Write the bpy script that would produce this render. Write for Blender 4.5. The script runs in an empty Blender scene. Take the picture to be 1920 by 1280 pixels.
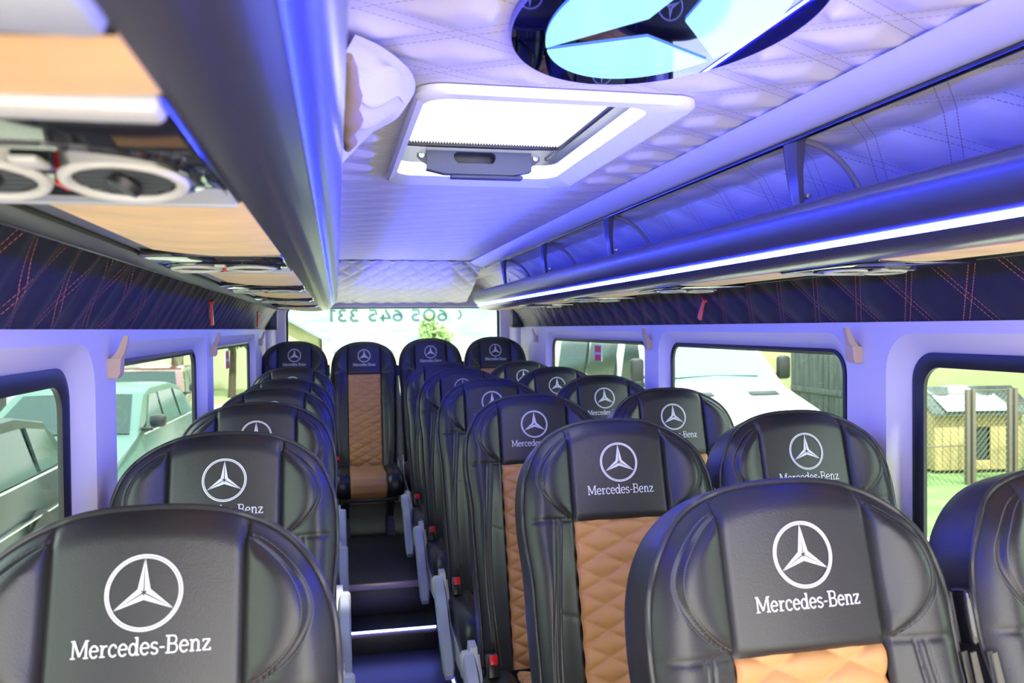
import bpy, bmesh, math, random
from mathutils import Vector, Matrix
C = bpy.context
scene = C.scene
COL = scene.collection
PI = math.pi
random.seed(7)

# ------------------------------------------------------------------ camera, world, sun, exposure
E = 1.62                      # eye height above the aisle floor
CX = -0.455                   # camera's sideways place in the van (van centre is x = 0)
cd = bpy.data.cameras.new('camera')
cam = bpy.data.objects.new('camera', cd); COL.objects.link(cam)
cd.sensor_width = 36.0; cd.lens = 36.0 * 1550 / 1920
cd.clip_start = 0.02; cd.clip_end = 600
yaw, pitch, roll = math.radians(12.0), math.radians(-0.97), math.radians(-0.57)
f = Vector((math.sin(yaw) * math.cos(pitch), math.cos(yaw) * math.cos(pitch), math.sin(pitch)))
r0 = f.cross(Vector((0, 0, 1))).normalized(); u0 = r0.cross(f)
rr = (r0 * math.cos(roll) + u0 * math.sin(roll)).normalized(); uu = rr.cross(f)
M = Matrix((rr, uu, -f)).transposed().to_4x4(); M.translation = (CX, 0, E)
cam.matrix_world = M
cd.dof.use_dof = True; cd.dof.focus_distance = 2.1; cd.dof.aperture_fstop = 6.5
scene.camera = cam

w = bpy.data.worlds.new('sky'); scene.world = w; w.use_nodes = True
nt = w.node_tree; bg = nt.nodes['Background']
tc = nt.nodes.new('ShaderNodeTexCoord'); sp = nt.nodes.new('ShaderNodeSeparateXYZ')
nt.links.new(tc.outputs['Generated'], sp.inputs[0])
rmp = nt.nodes.new('ShaderNodeValToRGB'); nt.links.new(sp.outputs['Z'], rmp.inputs[0])
rmp.color_ramp.elements[0].color = (1.0, 0.97, 0.91, 1); rmp.color_ramp.elements[1].color = (0.80, 0.89, 1.0, 1)
nt.links.new(rmp.outputs[0], bg.inputs[0]); bg.inputs[1].default_value = 2.6
sl = bpy.data.lights.new('sun', 'SUN'); sl.energy = 6.0; sl.angle = math.radians(4); sl.color = (1, 0.95, 0.84)
sun = bpy.data.objects.new('sun', sl); COL.objects.link(sun)
sun.rotation_euler = (math.radians(38), math.radians(12), 0)
vs = scene.view_settings
vs.view_transform = 'Standard'; vs.look = 'None'; vs.gamma = 1.0; vs.use_curve_mapping = False
vs.exposure = 1.45

# ------------------------------------------------------------------ helpers
def lin(c):
    return tuple((v / 12.92 if v <= 0.04045 else ((v + 0.055) / 1.055) ** 2.4) for v in c)

def mat(name, col, rough=0.5, metal=0.0, spec=0.5, coat=0.0, bump=None, noise=None, emit=None, estr=0.0, sheen=0.0):
    m = bpy.data.materials.new(name); m.use_nodes = True
    n = m.node_tree; b = n.nodes['Principled BSDF']
    b.inputs['Base Color'].default_value = (*col, 1); b.inputs['Roughness'].default_value = rough
    b.inputs['Metallic'].default_value = metal; b.inputs['Specular IOR Level'].default_value = spec
    b.inputs['Coat Weight'].default_value = coat; b.inputs['Sheen Weight'].default_value = sheen
    if emit:
        b.inputs['Emission Color'].default_value = (*emit, 1); b.inputs['Emission Strength'].default_value = estr
    t = n.nodes.new('ShaderNodeTexCoord')
    if bump:
        sc, st, dist = bump
        v = n.nodes.new('ShaderNodeTexNoise'); v.inputs['Scale'].default_value = sc; v.inputs['Detail'].default_value = 3
        n.links.new(t.outputs['Object'], v.inputs['Vector'])
        bp = n.nodes.new('ShaderNodeBump'); bp.inputs['Strength'].default_value = st; bp.inputs['Distance'].default_value = dist
        n.links.new(v.outputs['Fac'], bp.inputs['Height']); n.links.new(bp.outputs[0], b.inputs['Normal'])
    if noise:
        sc, amt, stretch = noise
        mp = n.nodes.new('ShaderNodeMapping'); mp.inputs['Scale'].default_value = stretch
        n.links.new(t.outputs['Object'], mp.inputs[0])
        v = n.nodes.new('ShaderNodeTexNoise'); v.inputs['Scale'].default_value = sc; v.inputs['Detail'].default_value = 5
        n.links.new(mp.outputs[0], v.inputs['Vector'])
        mr = n.nodes.new('ShaderNodeMapRange'); mr.inputs['From Min'].default_value = 0.3; mr.inputs['From Max'].default_value = 0.7
        mr.inputs['To Min'].default_value = 1 - amt; mr.inputs['To Max'].default_value = 1 + amt
        n.links.new(v.outputs['Fac'], mr.inputs['Value'])
        hs = n.nodes.new('ShaderNodeHueSaturation'); hs.inputs['Color'].default_value = (*col, 1)
        n.links.new(mr.outputs[0], hs.inputs['Value']); n.links.new(hs.outputs[0], b.inputs['Base Color'])
    return m

def add_stitch(m, ia, ib, pa, pb, off, wid, dash, col, pb2=None):
    """two families of dashed thread lines over a diamond quilting; axes ia, ib of object space"""
    n = m.node_tree; b = n.nodes['Principled BSDF']
    t = n.nodes.new('ShaderNodeTexCoord'); s = n.nodes.new('ShaderNodeSeparateXYZ'); n.links.new(t.outputs['Object'], s.inputs[0])
    def mth(op, a, c=None):
        k = n.nodes.new('ShaderNodeMath'); k.operation = op
        for i, x in enumerate((a, c)):
            if x is None: continue
            if isinstance(x, (int, float)): k.inputs[i].default_value = x
            else: n.links.new(x, k.inputs[i])
        return k.outputs[0]
    A = mth('DIVIDE', s.outputs[ia], pa); B = mth('DIVIDE', s.outputs[ib], pb)
    L = 1 / math.sqrt(1 / pa ** 2 + 1 / pb ** 2)
    out = None
    p, q = mth('ADD', A, B), mth('SUBTRACT', A, B)
    for x, y in ((p, q), (q, p)):
        d = mth('MULTIPLY', mth('ABSOLUTE', mth('SUBTRACT', x, mth('ROUND', x))), L)
        on = mth('LESS_THAN', mth('ABSOLUTE', mth('SUBTRACT', d, off)), wid)
        da = mth('LESS_THAN', mth('FRACT', mth('MULTIPLY', y, L / dash)), 0.68)
        k = mth('MULTIPLY', on, da)
        out = k if out is None else mth('MAXIMUM', out, k)
    mx = n.nodes.new('ShaderNodeMix'); mx.data_type = 'RGBA'
    src = b.inputs['Base Color'].links[0].from_socket if b.inputs['Base Color'].is_linked else None
    n.links.new(out, mx.inputs['Factor'])
    if src: n.links.new(src, mx.inputs['A'])
    else: mx.inputs['A'].default_value = b.inputs['Base Color'].default_value
    mx.inputs['B'].default_value = (*col, 1)
    n.links.new(mx.outputs['Result'], b.inputs['Base Color'])
    return m

def glass_mat(name, tint, refl=0.03):
    m = bpy.data.materials.new(name); m.use_nodes = True
    n = m.node_tree; n.nodes.clear()
    o = n.nodes.new('ShaderNodeOutputMaterial'); mx = n.nodes.new('ShaderNodeMixShader')
    tr = n.nodes.new('ShaderNodeBsdfTransparent'); gl = n.nodes.new('ShaderNodeBsdfGlossy')
    tr.inputs[0].default_value = (*tint, 1); gl.inputs['Roughness'].default_value = 0.01
    lw = n.nodes.new('ShaderNodeLayerWeight'); lw.inputs[0].default_value = 0.5
    pw = n.nodes.new('ShaderNodeMath'); pw.operation = 'POWER'; pw.inputs[1].default_value = 4.0; n.links.new(lw.outputs['Facing'], pw.inputs[0])
    ma = n.nodes.new('ShaderNodeMath'); ma.operation = 'MULTIPLY_ADD'; ma.inputs[1].default_value = refl * 6; ma.inputs[2].default_value = refl * 0.4; n.links.new(pw.outputs[0], ma.inputs[0])
    fr = ma
    n.links.new(fr.outputs[0], mx.inputs[0]); n.links.new(tr.outputs[0], mx.inputs[1]); n.links.new(gl.outputs[0], mx.inputs[2])
    n.links.new(mx.outputs[0], o.inputs[0])
    return m

class MB:
    def __init__(s): s.v = []; s.f = []; s.m = []
    def add(s, vs_, fs, mi=0):
        o = len(s.v); s.v += [tuple(x) for x in vs_]
        for a in fs: s.f.append(tuple(i + o for i in a)); s.m.append(mi)
    def box(s, c, d, bev=0.0, rot=None, seg=2, mi=0):
        bm = bmesh.new(); bmesh.ops.create_cube(bm, size=1.0)
        for x in bm.verts: x.co = Vector((x.co.x * d[0], x.co.y * d[1], x.co.z * d[2]))
        if bev > 0: bmesh.ops.bevel(bm, geom=bm.edges[:], offset=min(bev, min(d) * 0.49), segments=seg, profile=0.5, affect='EDGES')
        R = rot.to_matrix() if hasattr(rot, 'to_matrix') else rot
        bm.verts.index_update()
        vv = [Vector(c) + (R @ x.co if R is not None else x.co) for x in bm.verts]
        s.add(vv, [[y.index for y in fc.verts] for fc in bm.faces], mi); bm.free(); return s
    def loft(s, rings, closed=True, caps=(True, True), mi=0):
        n = len(rings[0]); vv = [p for r in rings for p in r]; ff = []
        for i in range(len(rings) - 1):
            for j in range(n if closed else n - 1):
                k = (j + 1) % n
                ff.append((i * n + j, i * n + k, (i + 1) * n + k, (i + 1) * n + j))
        if closed and caps[0]: ff.append(tuple(range(n - 1, -1, -1)))
        if closed and caps[1]: ff.append(tuple((len(rings) - 1) * n + j for j in range(n)))
        s.add(vv, ff, mi); return s
    def tube(s, path, r, n=8, closed=False, mi=0, flat=1.0):
        P = [Vector(p) for p in path]; rings = []
        up = Vector((0, 0, 1))
        for i, p in enumerate(P):
            a = P[(i - 1) % len(P)] if (i > 0 or closed) else p
            b = P[(i + 1) % len(P)] if (i < len(P) - 1 or closed) else p
            t = (b - a).normalized()
            x = t.cross(up)
            if x.length < 0.15: x = t.cross(Vector((0.3, 1, 0)))
            x.normalize(); y = x.cross(t)
            R = r[i] if isinstance(r, (list, tuple)) else r
            rings.append([p + x * R * math.cos(2 * PI * k / n) + y * R * flat * math.sin(2 * PI * k / n) for k in range(n)])
        if closed:
            rings.append(rings[0]); return s.loft(rings, True, (False, False), mi)
        return s.loft(rings, True, (True, True), mi)
    def lathe(s, prof, n=24, mw=None, mi=0, sx=1.0, sy=1.0, caps=True):
        rings = []
        for (r, z) in prof:
            ring = [Vector((r * sx * math.cos(2 * PI * k / n), r * sy * math.sin(2 * PI * k / n), z)) for k in range(n)]
            rings.append([mw @ p for p in ring] if mw is not None else ring)
        return s.loft(rings, True, (caps and prof[0][0] > 1e-6, caps and prof[-1][0] > 1e-6), mi)
    def grid(s, nu, nv, fn, mi=0, keep=None):
        vv = [fn(i / nu, j / nv) for j in range(nv + 1) for i in range(nu + 1)]
        ff = []
        for j in range(nv):
            for i in range(nu):
                if keep and not keep((i + .5) / nu, (j + .5) / nv): continue
                a = j * (nu + 1) + i; ff.append((a, a + 1, a + nu + 2, a + nu + 1))
        s.add(vv, ff, mi); return s
    def build(s, name, mats, parent=None, smooth=True, ang=40, loc=None, recalc=False):
        me = bpy.data.meshes.new(name)
        off = Vector(loc) if loc is not None else None
        me.from_pydata([tuple(Vector(v) - off) for v in s.v] if off is not None else s.v, [], s.f)
        for m in (mats if isinstance(mats, (list, tuple)) else [mats]): me.materials.append(m)
        if len(me.materials) > 1: me.polygons.foreach_set('material_index', s.m)
        if recalc:
            bm = bmesh.new(); bm.from_mesh(me); bmesh.ops.recalc_face_normals(bm, faces=bm.faces[:]); bm.to_mesh(me); bm.free()
        if smooth:
            me.polygons.foreach_set('use_smooth', [True] * len(me.polygons)); me.set_sharp_from_angle(angle=math.radians(ang))
        me.update()
        return link(name, me, parent, loc if parent is None else None)

def link(name, data, parent=None, loc=None):
    o = bpy.data.objects.new(name, data); COL.objects.link(o)
    if parent is not None: o.parent = parent
    if loc is not None: o.location = loc
    return o

def tag(o, label=None, cat=None, group=None, kind=None):
    if label: o['label'] = label
    if cat: o['category'] = cat
    if group: o['group'] = group
    if kind: o['kind'] = kind
    return o

def thing(name, label, cat, loc=(0, 0, 0), rz=0.0, group=None, kind=None):
    o = link(name, None, None, loc); o.rotation_euler = (0, 0, rz)
    return tag(o, label, cat, group, kind)

def sm(a, b, x):
    t = max(0.0, min(1.0, (x - a) / (b - a))); return t * t * (3 - 2 * t)

def rrect(w, h, r, n=8):
    """rounded rectangle, counter-clockwise, centred"""
    pts = []
    for cx, cy, a0 in ((w / 2 - r, h / 2 - r, 0), (-w / 2 + r, h / 2 - r, 90), (-w / 2 + r, -h / 2 + r, 180), (w / 2 - r, -h / 2 + r, 270)):
        for k in range(n + 1):
            a = math.radians(a0 + 90 * k / n); pts.append((cx + r * math.cos(a), cy + r * math.sin(a)))
    return pts

# ------------------------------------------------------------------ materials
M_leather = mat('black_leather', (0.020, 0.020, 0.022), 0.36, bump=(420, 0.25, 0.0015), spec=0.55)
M_gusset = mat('side_leather', (0.026, 0.026, 0.030), 0.42, bump=(420, 0.2, 0.0015))
M_tan = mat('tan_leather', lin((0.76, 0.55, 0.34)), 0.55, bump=(500, 0.2, 0.001), noise=(9, 0.06, (1, 1, 1)))
M_suede = mat('tan_suede', lin((0.87, 0.67, 0.40)), 0.85, noise=(7, 0.14, (1, 2.2, 1)), sheen=0.3)
M_thread = mat('silver_thread', (0.72, 0.72, 0.74), 0.4, spec=0.5)
M_seam = mat('seam_thread', (0.10, 0.10, 0.105), 0.6)
M_pipe = mat('piping', (0.03, 0.03, 0.032), 0.38)
M_greyplastic = mat('grey_plastic', lin((0.66, 0.68, 0.71)), 0.45)
M_whiteplastic = mat('white_plastic', lin((0.76, 0.76, 0.74)), 0.4)
M_black = mat('black_plastic', (0.012, 0.012, 0.014), 0.35)
M_gloss = mat('gloss_black', (0.010, 0.010, 0.014), 0.08, coat=0.5)
M_red = mat('red_plastic', lin((0.85, 0.10, 0.10)), 0.3)
M_redp = mat('red_print', lin((0.98, 0.30, 0.26)), 0.6)
M_post = mat('bracket_post', (0.06, 0.06, 0.10), 0.22)
M_archrim = mat('arch_rim', (0.22, 0.21, 0.26), 0.3)
M_metal = mat('steel', (0.55, 0.56, 0.58), 0.28, metal=1.0)
M_web = mat('belt_webbing', lin((0.40, 0.39, 0.35)), 0.6, bump=(260, 0.5, 0.001))
M_frame = mat('dark_steel', (0.03, 0.03, 0.035), 0.45)
M_wall = mat('wall_vinyl', lin((0.84, 0.81, 0.80)), 0.5, bump=(300, 0.1, 0.001))
M_ceil = add_stitch(mat('quilted_vinyl', lin((0.86, 0.84, 0.86)), 0.42, bump=(250, 0.1, 0.001)), 1, 0, 0.165, 0.284, 0.012, 0.0011, 0.009, lin((0.66, 0.60, 0.60)))
M_back = add_stitch(mat('quilted_rack_lining', lin((0.86, 0.84, 0.86)), 0.42), 1, 0, 0.22, 0.22, 0.011, 0.0010, 0.009, lin((0.56, 0.50, 0.56)))
M_rearp = add_stitch(mat('quilted_rear_lining', lin((0.86, 0.84, 0.86)), 0.42), 0, 1, 0.12, 0.30, 0.003, 0.0012, 0.010, lin((0.66, 0.62, 0.70)))
M_band = add_stitch(mat('quilted_band', (0.018, 0.018, 0.044), 0.45), 1, 2, 0.20, 0.24, 0.0075, 0.0012, 0.0085, lin((0.72, 0.40, 0.34)))
M_rack = mat('rack_leather_led_tint', (0.034, 0.034, 0.062), 0.36, spec=0.8, coat=0.35, bump=(300, 0.12, 0.001))  # blue light of the LED strips is mixed into the black leather colour
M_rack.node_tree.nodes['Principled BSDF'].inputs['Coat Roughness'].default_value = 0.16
M_rackdark = mat('rack_trim_dark', (0.030, 0.030, 0.032), 0.5)
M_beam = mat('cornice_vinyl', lin((0.80, 0.80, 0.86)), 0.4)
M_floor = mat('dark_wood_vinyl', lin((0.17, 0.165, 0.17)), 0.42, noise=(60, 0.45, (14, 0.7, 1)))
M_riser = mat('riser_vinyl', lin((0.17, 0.165, 0.17)), 0.42, noise=(60, 0.45, (14, 1, 0.7)))
M_nose = mat('step_nosing', lin((0.62, 0.55, 0.55)), 0.35, metal=0.4)
M_rubber = mat('window_rubber', (0.012, 0.012, 0.014), 0.45)
M_led = mat('blue_led', (0.8, 0.85, 1), 0.5, emit=(0.022, 0.034, 1.0), estr=185)
M_ledstep = mat('step_led', (0.8, 0.85, 1), 0.5, emit=(0.16, 0.20, 1.0), estr=14)
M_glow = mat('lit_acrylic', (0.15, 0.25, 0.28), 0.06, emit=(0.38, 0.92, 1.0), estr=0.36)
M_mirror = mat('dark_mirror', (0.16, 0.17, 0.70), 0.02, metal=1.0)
M_glass = glass_mat('window_glass', (0.68, 0.76, 0.72))
M_glassR = glass_mat('rear_glass', (0.72, 0.77, 0.75))
M_plexi = glass_mat('clear_acrylic', (0.93, 0.93, 0.97))
M_tray = mat('blind_handle', lin((0.26, 0.28, 0.31)), 0.5, bump=(300, 0.2, 0.001))
def film_mat():
    m = bpy.data.materials.new('window_film'); m.use_nodes = True; n = m.node_tree; n.nodes.clear()
    o = n.nodes.new('ShaderNodeOutputMaterial'); mx = n.nodes.new('ShaderNodeMixShader'); mx.inputs[0].default_value = 0.5
    d = n.nodes.new('ShaderNodeBsdfDiffuse'); t = n.nodes.new('ShaderNodeBsdfTransparent')
    d.inputs[0].default_value = (0.30, 0.36, 0.35, 1); t.inputs[0].default_value = (0.50, 0.58, 0.56, 1)
    n.links.new(d.outputs[0], mx.inputs[1]); n.links.new(t.outputs[0], mx.inputs[2]); n.links.new(mx.outputs[0], o.inputs[0]); return m
M_letter = film_mat()
M_hook = mat('beige_hook', lin((0.82, 0.71, 0.58)), 0.45)
M_cloth = mat('pale_cloth', lin((0.86, 0.84, 0.86)), 0.7)
M_fur = mat('brown_fleece', lin((0.62, 0.54, 0.48)), 0.9)

def blind_mat():
    m = bpy.data.materials.new('pleated_blind'); m.use_nodes = True; n = m.node_tree; n.nodes.clear()
    o = n.nodes.new('ShaderNodeOutputMaterial'); mx = n.nodes.new('ShaderNodeMixShader'); mx.inputs[0].default_value = 0.45
    d = n.nodes.new('ShaderNodeBsdfDiffuse'); t = n.nodes.new('ShaderNodeBsdfTranslucent')
    d.inputs[0].default_value = (0.85, 0.85, 0.84, 1); t.inputs[0].default_value = (0.9, 0.9, 0.88, 1)
    n.links.new(d.outputs[0], mx.inputs[1]); n.links.new(t.outputs[0], mx.inputs[2]); n.links.new(mx.outputs[0], o.inputs[0]); return m
M_blind = blind_mat()

M_frame_floor = mat('underfloor', (0.03, 0.03, 0.03), 0.6)
# ------------------------------------------------------------------ the shell of the van
Y0, Y1 = -0.40, 6.55
PLAT = 0.12
# floors
MB().box((0, 2.78, -0.13), (2.05, 7.7, 0.10)).build('floor', M_frame_floor)['kind'] = 'structure'
MB().box((-0.22, 1.55, -0.03), (0.50, 5.2, 0.06)).build('floor', M_floor)['kind'] = 'structure'
for sx, nm in ((-1, 'floor.001'), (1, 'floor.002')):
    x0, x1 = (-0.975, -0.465) if sx < 0 else (0.025, 0.975)
    o = MB().box(((x0 + x1) / 2, (Y0 + Y1) / 2, PLAT / 2 - 0.03), (x1 - x0, Y1 - Y0, PLAT + 0.06), 0.006).build('floor', M_floor); o['kind'] = 'structure'

def step(y0, y1, ztop, zbot, label, led):
    t = thing('step', label, 'step', (-0.22, y0, zbot))
    L = (-0.22, y0, zbot)
    MB().box((-0.22, (y0 + y1) / 2 + 0.01, ztop - 0.010), (0.488, y1 - y0 + 0.02, 0.02), 0.003).build('tread', M_floor, t, loc=L)
    MB().box((-0.22, y0 + 0.012, (ztop - 0.02 + zbot) / 2), (0.488, 0.02, ztop - 0.02 - zbot), 0.002).build('riser', M_riser, t, loc=L)
    MB().box((-0.22, y0 - 0.004, ztop - 0.016), (0.488, 0.014, 0.034), 0.004).build('nosing', M_nose, t, loc=L)['label'] = 'pale metal edge of the step'
    if led:
        MB().box((-0.22, y0 - 0.0125, ztop - 0.003), (0.475, 0.006, 0.010), 0.002).build('light_strip', M_ledstep, t, loc=L)['label'] = 'glowing white-blue light strip along the edge'
step(4.15, 4.38, 0.12, 0.0, 'lower step of the aisle with a glowing light strip on its edge', True)
step(4.38, 5.35, 0.285, 0.12, 'upper step of the aisle with a plain pale edge, before the rear seat', False)
o = MB().box((0, 5.95, 0.195), (1.92, 1.19, 0.14), 0.004).build('floor', M_floor); o['kind'] = 'structure'

ZB = E + 0.005               # where wall vinyl meets the dark band
WIN = [(0.62, 1.87), (2.16, 3.45), (3.74, 5.50)]
GZ0, GZ1 = E - 0.70, E - 0.075
XW, XG = 0.965, 1.005

def ring_in_cell(mb, cy0, cy1, cz0, cz1, inner, to3):
    """flat plate with a rounded hole: outer rectangle joined to the inner loop"""
    cy, cz = sum(p[0] for p in inner) / len(inner), sum(p[1] for p in inner) / len(inner)
    outer = []
    for (a, b) in inner:
        dx, dz = a - cy, b - cz
        k = min((cy1 - cy) / dx if dx > 1e-9 else 1e9, (cy0 - cy) / dx if dx < -1e-9 else 1e9,
                (cz1 - cz) / dz if dz > 1e-9 else 1e9, (cz0 - cz) / dz if dz < -1e-9 else 1e9)
        outer.append([cy + dx * k, cz + dz * k])
    for c in ((cy0, cz0), (cy0, cz1), (cy1, cz0), (cy1, cz1)):
        j = min(range(len(outer)), key=lambda i: (outer[i][0] - c[0]) ** 2 + (outer[i][1] - c[1]) ** 2); outer[j] = list(c)
    mb.loft([[to3(*p) for p in outer], [to3(*p) for p in inner]], True, (False, False))

wn = 0
for sx, nm in ((-1, 'left'), (1, 'right')):
    mb = MB()
    to = lambda X: (lambda a, b: Vector((sx * X, a, b)))
    cuts = [Y0, 2.015, 3.595, 5.75]
    for i, (a, b) in enumerate(WIN):
        c0, c1 = cuts[i], cuts[i + 1]
        hole = [(p[0] + (a + b) / 2, p[1] + (GZ0 + GZ1) / 2 + 0.005) for p in rrect(b - a + 0.12, GZ1 - GZ0 + 0.09, 0.10)]
        hole1 = [(p[0] + (a + b) / 2, p[1] + (GZ0 + GZ1) / 2 + 0.004) for p in rrect(b - a + 0.10, GZ1 - GZ0 + 0.075, 0.095)]
        hole2 = [(p[0] + (a + b) / 2, p[1] + (GZ0 + GZ1) / 2) for p in rrect(b - a, GZ1 - GZ0, 0.075)]
        ring_in_cell(mb, c0, c1, PLAT, ZB, hole, to(XW))
        mb.loft([[to(XW)(*p) for p in hole], [to(XW + 0.008)(*p) for p in hole1], [to(XG)(*p) for p in hole2]], True, (False, False))
        wn += 1
        wroot = link('window_%d' % wn, None, None, (sx * XG, (a + b) / 2, GZ0)); wroot['kind'] = 'structure'
        L = wroot.location.copy()
        g = MB()
        lo = rrect(b - a + 0.004, GZ1 - GZ0 + 0.004, 0.075); fw = 0.07 if i == 0 else 0.034; li = rrect(b - a - fw, GZ1 - GZ0 - fw, 0.055); lm = rrect(b - a - fw * .45, GZ1 - GZ0 - fw * .45, 0.065)
        off = lambda pp: [(p[0] + (a + b) / 2, p[1] + (GZ0 + GZ1) / 2) for p in pp]
        lo, li, lm = off(lo), off(li), off(lm)
        g.loft([[to(XG + .004)(*p) for p in lo], [to(XG - .006)(*p) for p in lo], [to(XG - .009)(*p) for p in lm], [to(XG - .002)(*p) for p in li], [to(XG + .008)(*p) for p in li], [to(XG + 0.009)(*p) for p in lo]], True, (False, False))
        g.build('rubber_frame', M_rubber, wroot, loc=L)
        p = MB(); p.loft([[to(XG)(*q) for q in lm], [to(XG + .004)(*q) for q in lm]]); p.build('glass_pane', M_glass, wroot, loc=L, smooth=False)
    mb.add([to(XW)(5.75, PLAT), to(XW)(Y1, PLAT), to(XW)(Y1, ZB), to(XW)(5.75, ZB)], [(0, 1, 2, 3)])
    mb.build('wall_' + nm, M_wall, ang=50)['kind'] = 'structure'
    # dark quilted band, leaning inward, with folds
    b = MB(); NB = 700 if sx < 0 else 420
    def bandf(u, v):
        y = Y0 + (6.30 - Y0) * u; z = v
        x = 0.972 - 0.088 * z
        A, B = y / 0.20, (0.005 + 0.145 * z) / 0.24
        zz = E + 0.005 + 0.145 * z
        d = min(abs(A + zz / .24 - round(A + zz / .24)), abs(A - zz / .24 - round(A - zz / .24))) * 0.154
        h = (0.006 if sx > 0 else 0.0015) * sm(0.006, 0.04, d)
        if sx < 0: h += 0.006 * (0.5 + 0.5 * math.sin(y * 2 * PI / 0.115 + 0.25 * math.sin(z * 4))) ** 2
        return Vector((sx * (x - h - 0.006), y, zz))
    b.grid(NB, 14, bandf)
    b.grid(2, 1, lambda u, v: Vector((sx * (0.962 + v * 0.02), Y0 + (6.30 - Y0) * u, ZB)))
    tb = b.build('trim_%d' % (1 if sx < 0 else 2), M_band, ang=70); tb['kind'] = 'structure'
    # rack-side headliner: flat part, then the sloping quilted part down to the band
    prof = [(0.435, E + 0.385), (0.46, E + 0.383), (0.60, E + 0.372), (0.615, E + 0.362), (0.70, E + 0.31), (0.80, E + 0.245), (0.88, E + 0.185), (0.90, E + 0.145)]
    def hp(t):
        k = t * (len(prof) - 1); i = min(int(k), len(prof) - 2); q = k - i
        return prof[i][0] * (1 - q) + prof[i + 1][0] * q, prof[i][1] * (1 - q) + prof[i + 1][1] * q
    hl = MB()
    def hf(u, v):
        x, z = hp(v); y = Y0 + (Y1 - Y0) * u
        A, B = y / 0.22, x / 0.22
        d = min(abs(A + B - round(A + B)), abs(A - B - round(A - B))) * 0.155
        h = 0.007 * sm(0.010, 0.045, d) if v > 0.12 else 0
        return Vector((sx * (x - h * 0.5), y, z - h * 0.7))
    hl.grid(420, 35, hf); hl.build('trim_%d' % (3 if sx < 0 else 4), M_back, ang=70)['kind'] = 'structure'
    # cornice beam between ceiling and rack opening, dark gap under it
    cb = MB(); pr = [(0.355, .405), (0.362, .396), (0.385, .384), (0.425, .374), (0.446, .373), (0.452, .380), (0.450, .415)] if sx > 0 else [(0.436, .400), (0.438, .380), (0.446, .373), (0.452, .380), (0.450, .415)]
    cb.loft([[Vector((sx * a, yy, E + z)) for a, z in pr] for yy in (Y0, 5.02)], True, (True, True))
    cb.build('trim_%d' % (5 if sx < 0 else 6), M_beam, ang=60)['kind'] = 'structure'
    db = MB().box((sx * 0.447, (Y0 + 5.0) / 2, E + 0.371), (0.016, 5.0 - Y0, 0.012), 0.003)
    db.build('trim_%d' % (7 if sx < 0 else 8), M_gloss)['kind'] = 'structure'

# ceiling with real diamond quilting; hatch opening
HX0, HX1, HY0, HY1 = -0.300, 0.115, 1.42, 2.14
ce = MB(); NX, NY = 96, 560
EMX, EMY = -0.028, 1.04
def cf(u, v):
    x = -0.445 + 0.845 * u; y = Y0 + (5.03 - Y0) * v
    A, B = y / 0.165, x / 0.284
    d = min(abs(A + B - round(A + B)), abs(A - B - round(A - B))) * 0.1427
    h = 0.011 * sm(0.010, 0.055, d)
    fl = 1.0
    if HX0 - .06 < x < HX1 + .12 and HY0 - 0.06 < y < HY1 + .2: fl = 0.0
    if ((x - EMX) / .22) ** 2 + ((y - EMY) / .31) ** 2 < 1: fl = 0.0
    if y > 2.3: fl *= 0.35
    return Vector((x, y, E + 0.412 - h * fl))
ce.grid(NX, NY, cf, keep=lambda u, v: not (HX0 < -0.445 + 0.845 * u < HX1 and HY0 < Y0 + (5.03 - Y0) * v < HY1))
ce.build('ceiling', M_ceil, ang=70)['kind'] = 'structure'
# sloping quilted rear header
rp = MB()
def rpf(u, v):
    y = 5.0 + 1.47 * v; hw = 0.43 + 0.12 * v; x = (u * 2 - 1) * hw
    z = E + 0.408 - 0.205 * v - 0.02 * math.sin(v * PI)
    A, B = x / 0.12, y / 0.30
    d = min(abs(A + B - round(A + B)), abs(A - B - round(A - B))) * 0.11
    return Vector((x, y, z - 0.006 * sm(0.002, 0.03, d)))
rp.grid(110, 90, rpf)
for sx in (-1, 1):
    rp.grid(1, 8, lambda u, v: Vector((sx * (0.43 + 0.12 * v), 5.0 + 1.47 * v, (E + 0.408 - 0.205 * v - 0.02 * math.sin(v * PI)) * (1 - u) + (E + 0.42) * u)))
rw = rp.build('trim_9', M_rearp, ang=70); rw['kind'] = 'structure'
for k, xx in enumerate((-0.33, 0.0, 0.33)):
    q = MB().lathe([(0.0, -0.006), (0.008, -0.004), (0.010, 0.0), (0.010, 0.006)], 12, Matrix.Translation((xx, 6.36, E + 0.214)))
    q.build('fixing_button', M_greyplastic, rw)
# rear wall with window
mb = MB(); tr = lambda Y: (lambda a, b: Vector((a, Y, b)))
RW, RZ0, RZ1 = 0.835, E - 0.52, E + 0.172
rc = (RZ0 + RZ1) / 2
hole = [(p[0], p[1] + rc) for p in rrect(2 * RW, RZ1 - RZ0, 0.05)]
hole2 = [(p[0], p[1] + rc) for p in rrect(2 * RW - 0.02, RZ1 - RZ0 - 0.02, 0.045)]
ring_in_cell(mb, -0.985, 0.985, 0.16, E + 0.44, hole, tr(6.50))
mb.loft([[tr(6.50)(*p) for p in hole], [tr(6.54)(*p) for p in hole2]], True, (False, False))
for sx in (-1, 1):   # rounded corner posts
    mb.loft([[Vector((sx * (0.90 + 0.075 * (1 - math.cos(a))), 6.505 - 0.16 * math.sin(a) * 1.0, z)) for a in [PI / 2 * k / 6 for k in range(7)]] for z in (PLAT, E + 0.01)], False)
mb.build('wall_rear', M_wall, ang=50)['kind'] = 'structure'
wr = link('window_7', None, None, (0, 6.54, RZ0)); wr['kind'] = 'structure'
L = wr.location.copy()
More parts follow.
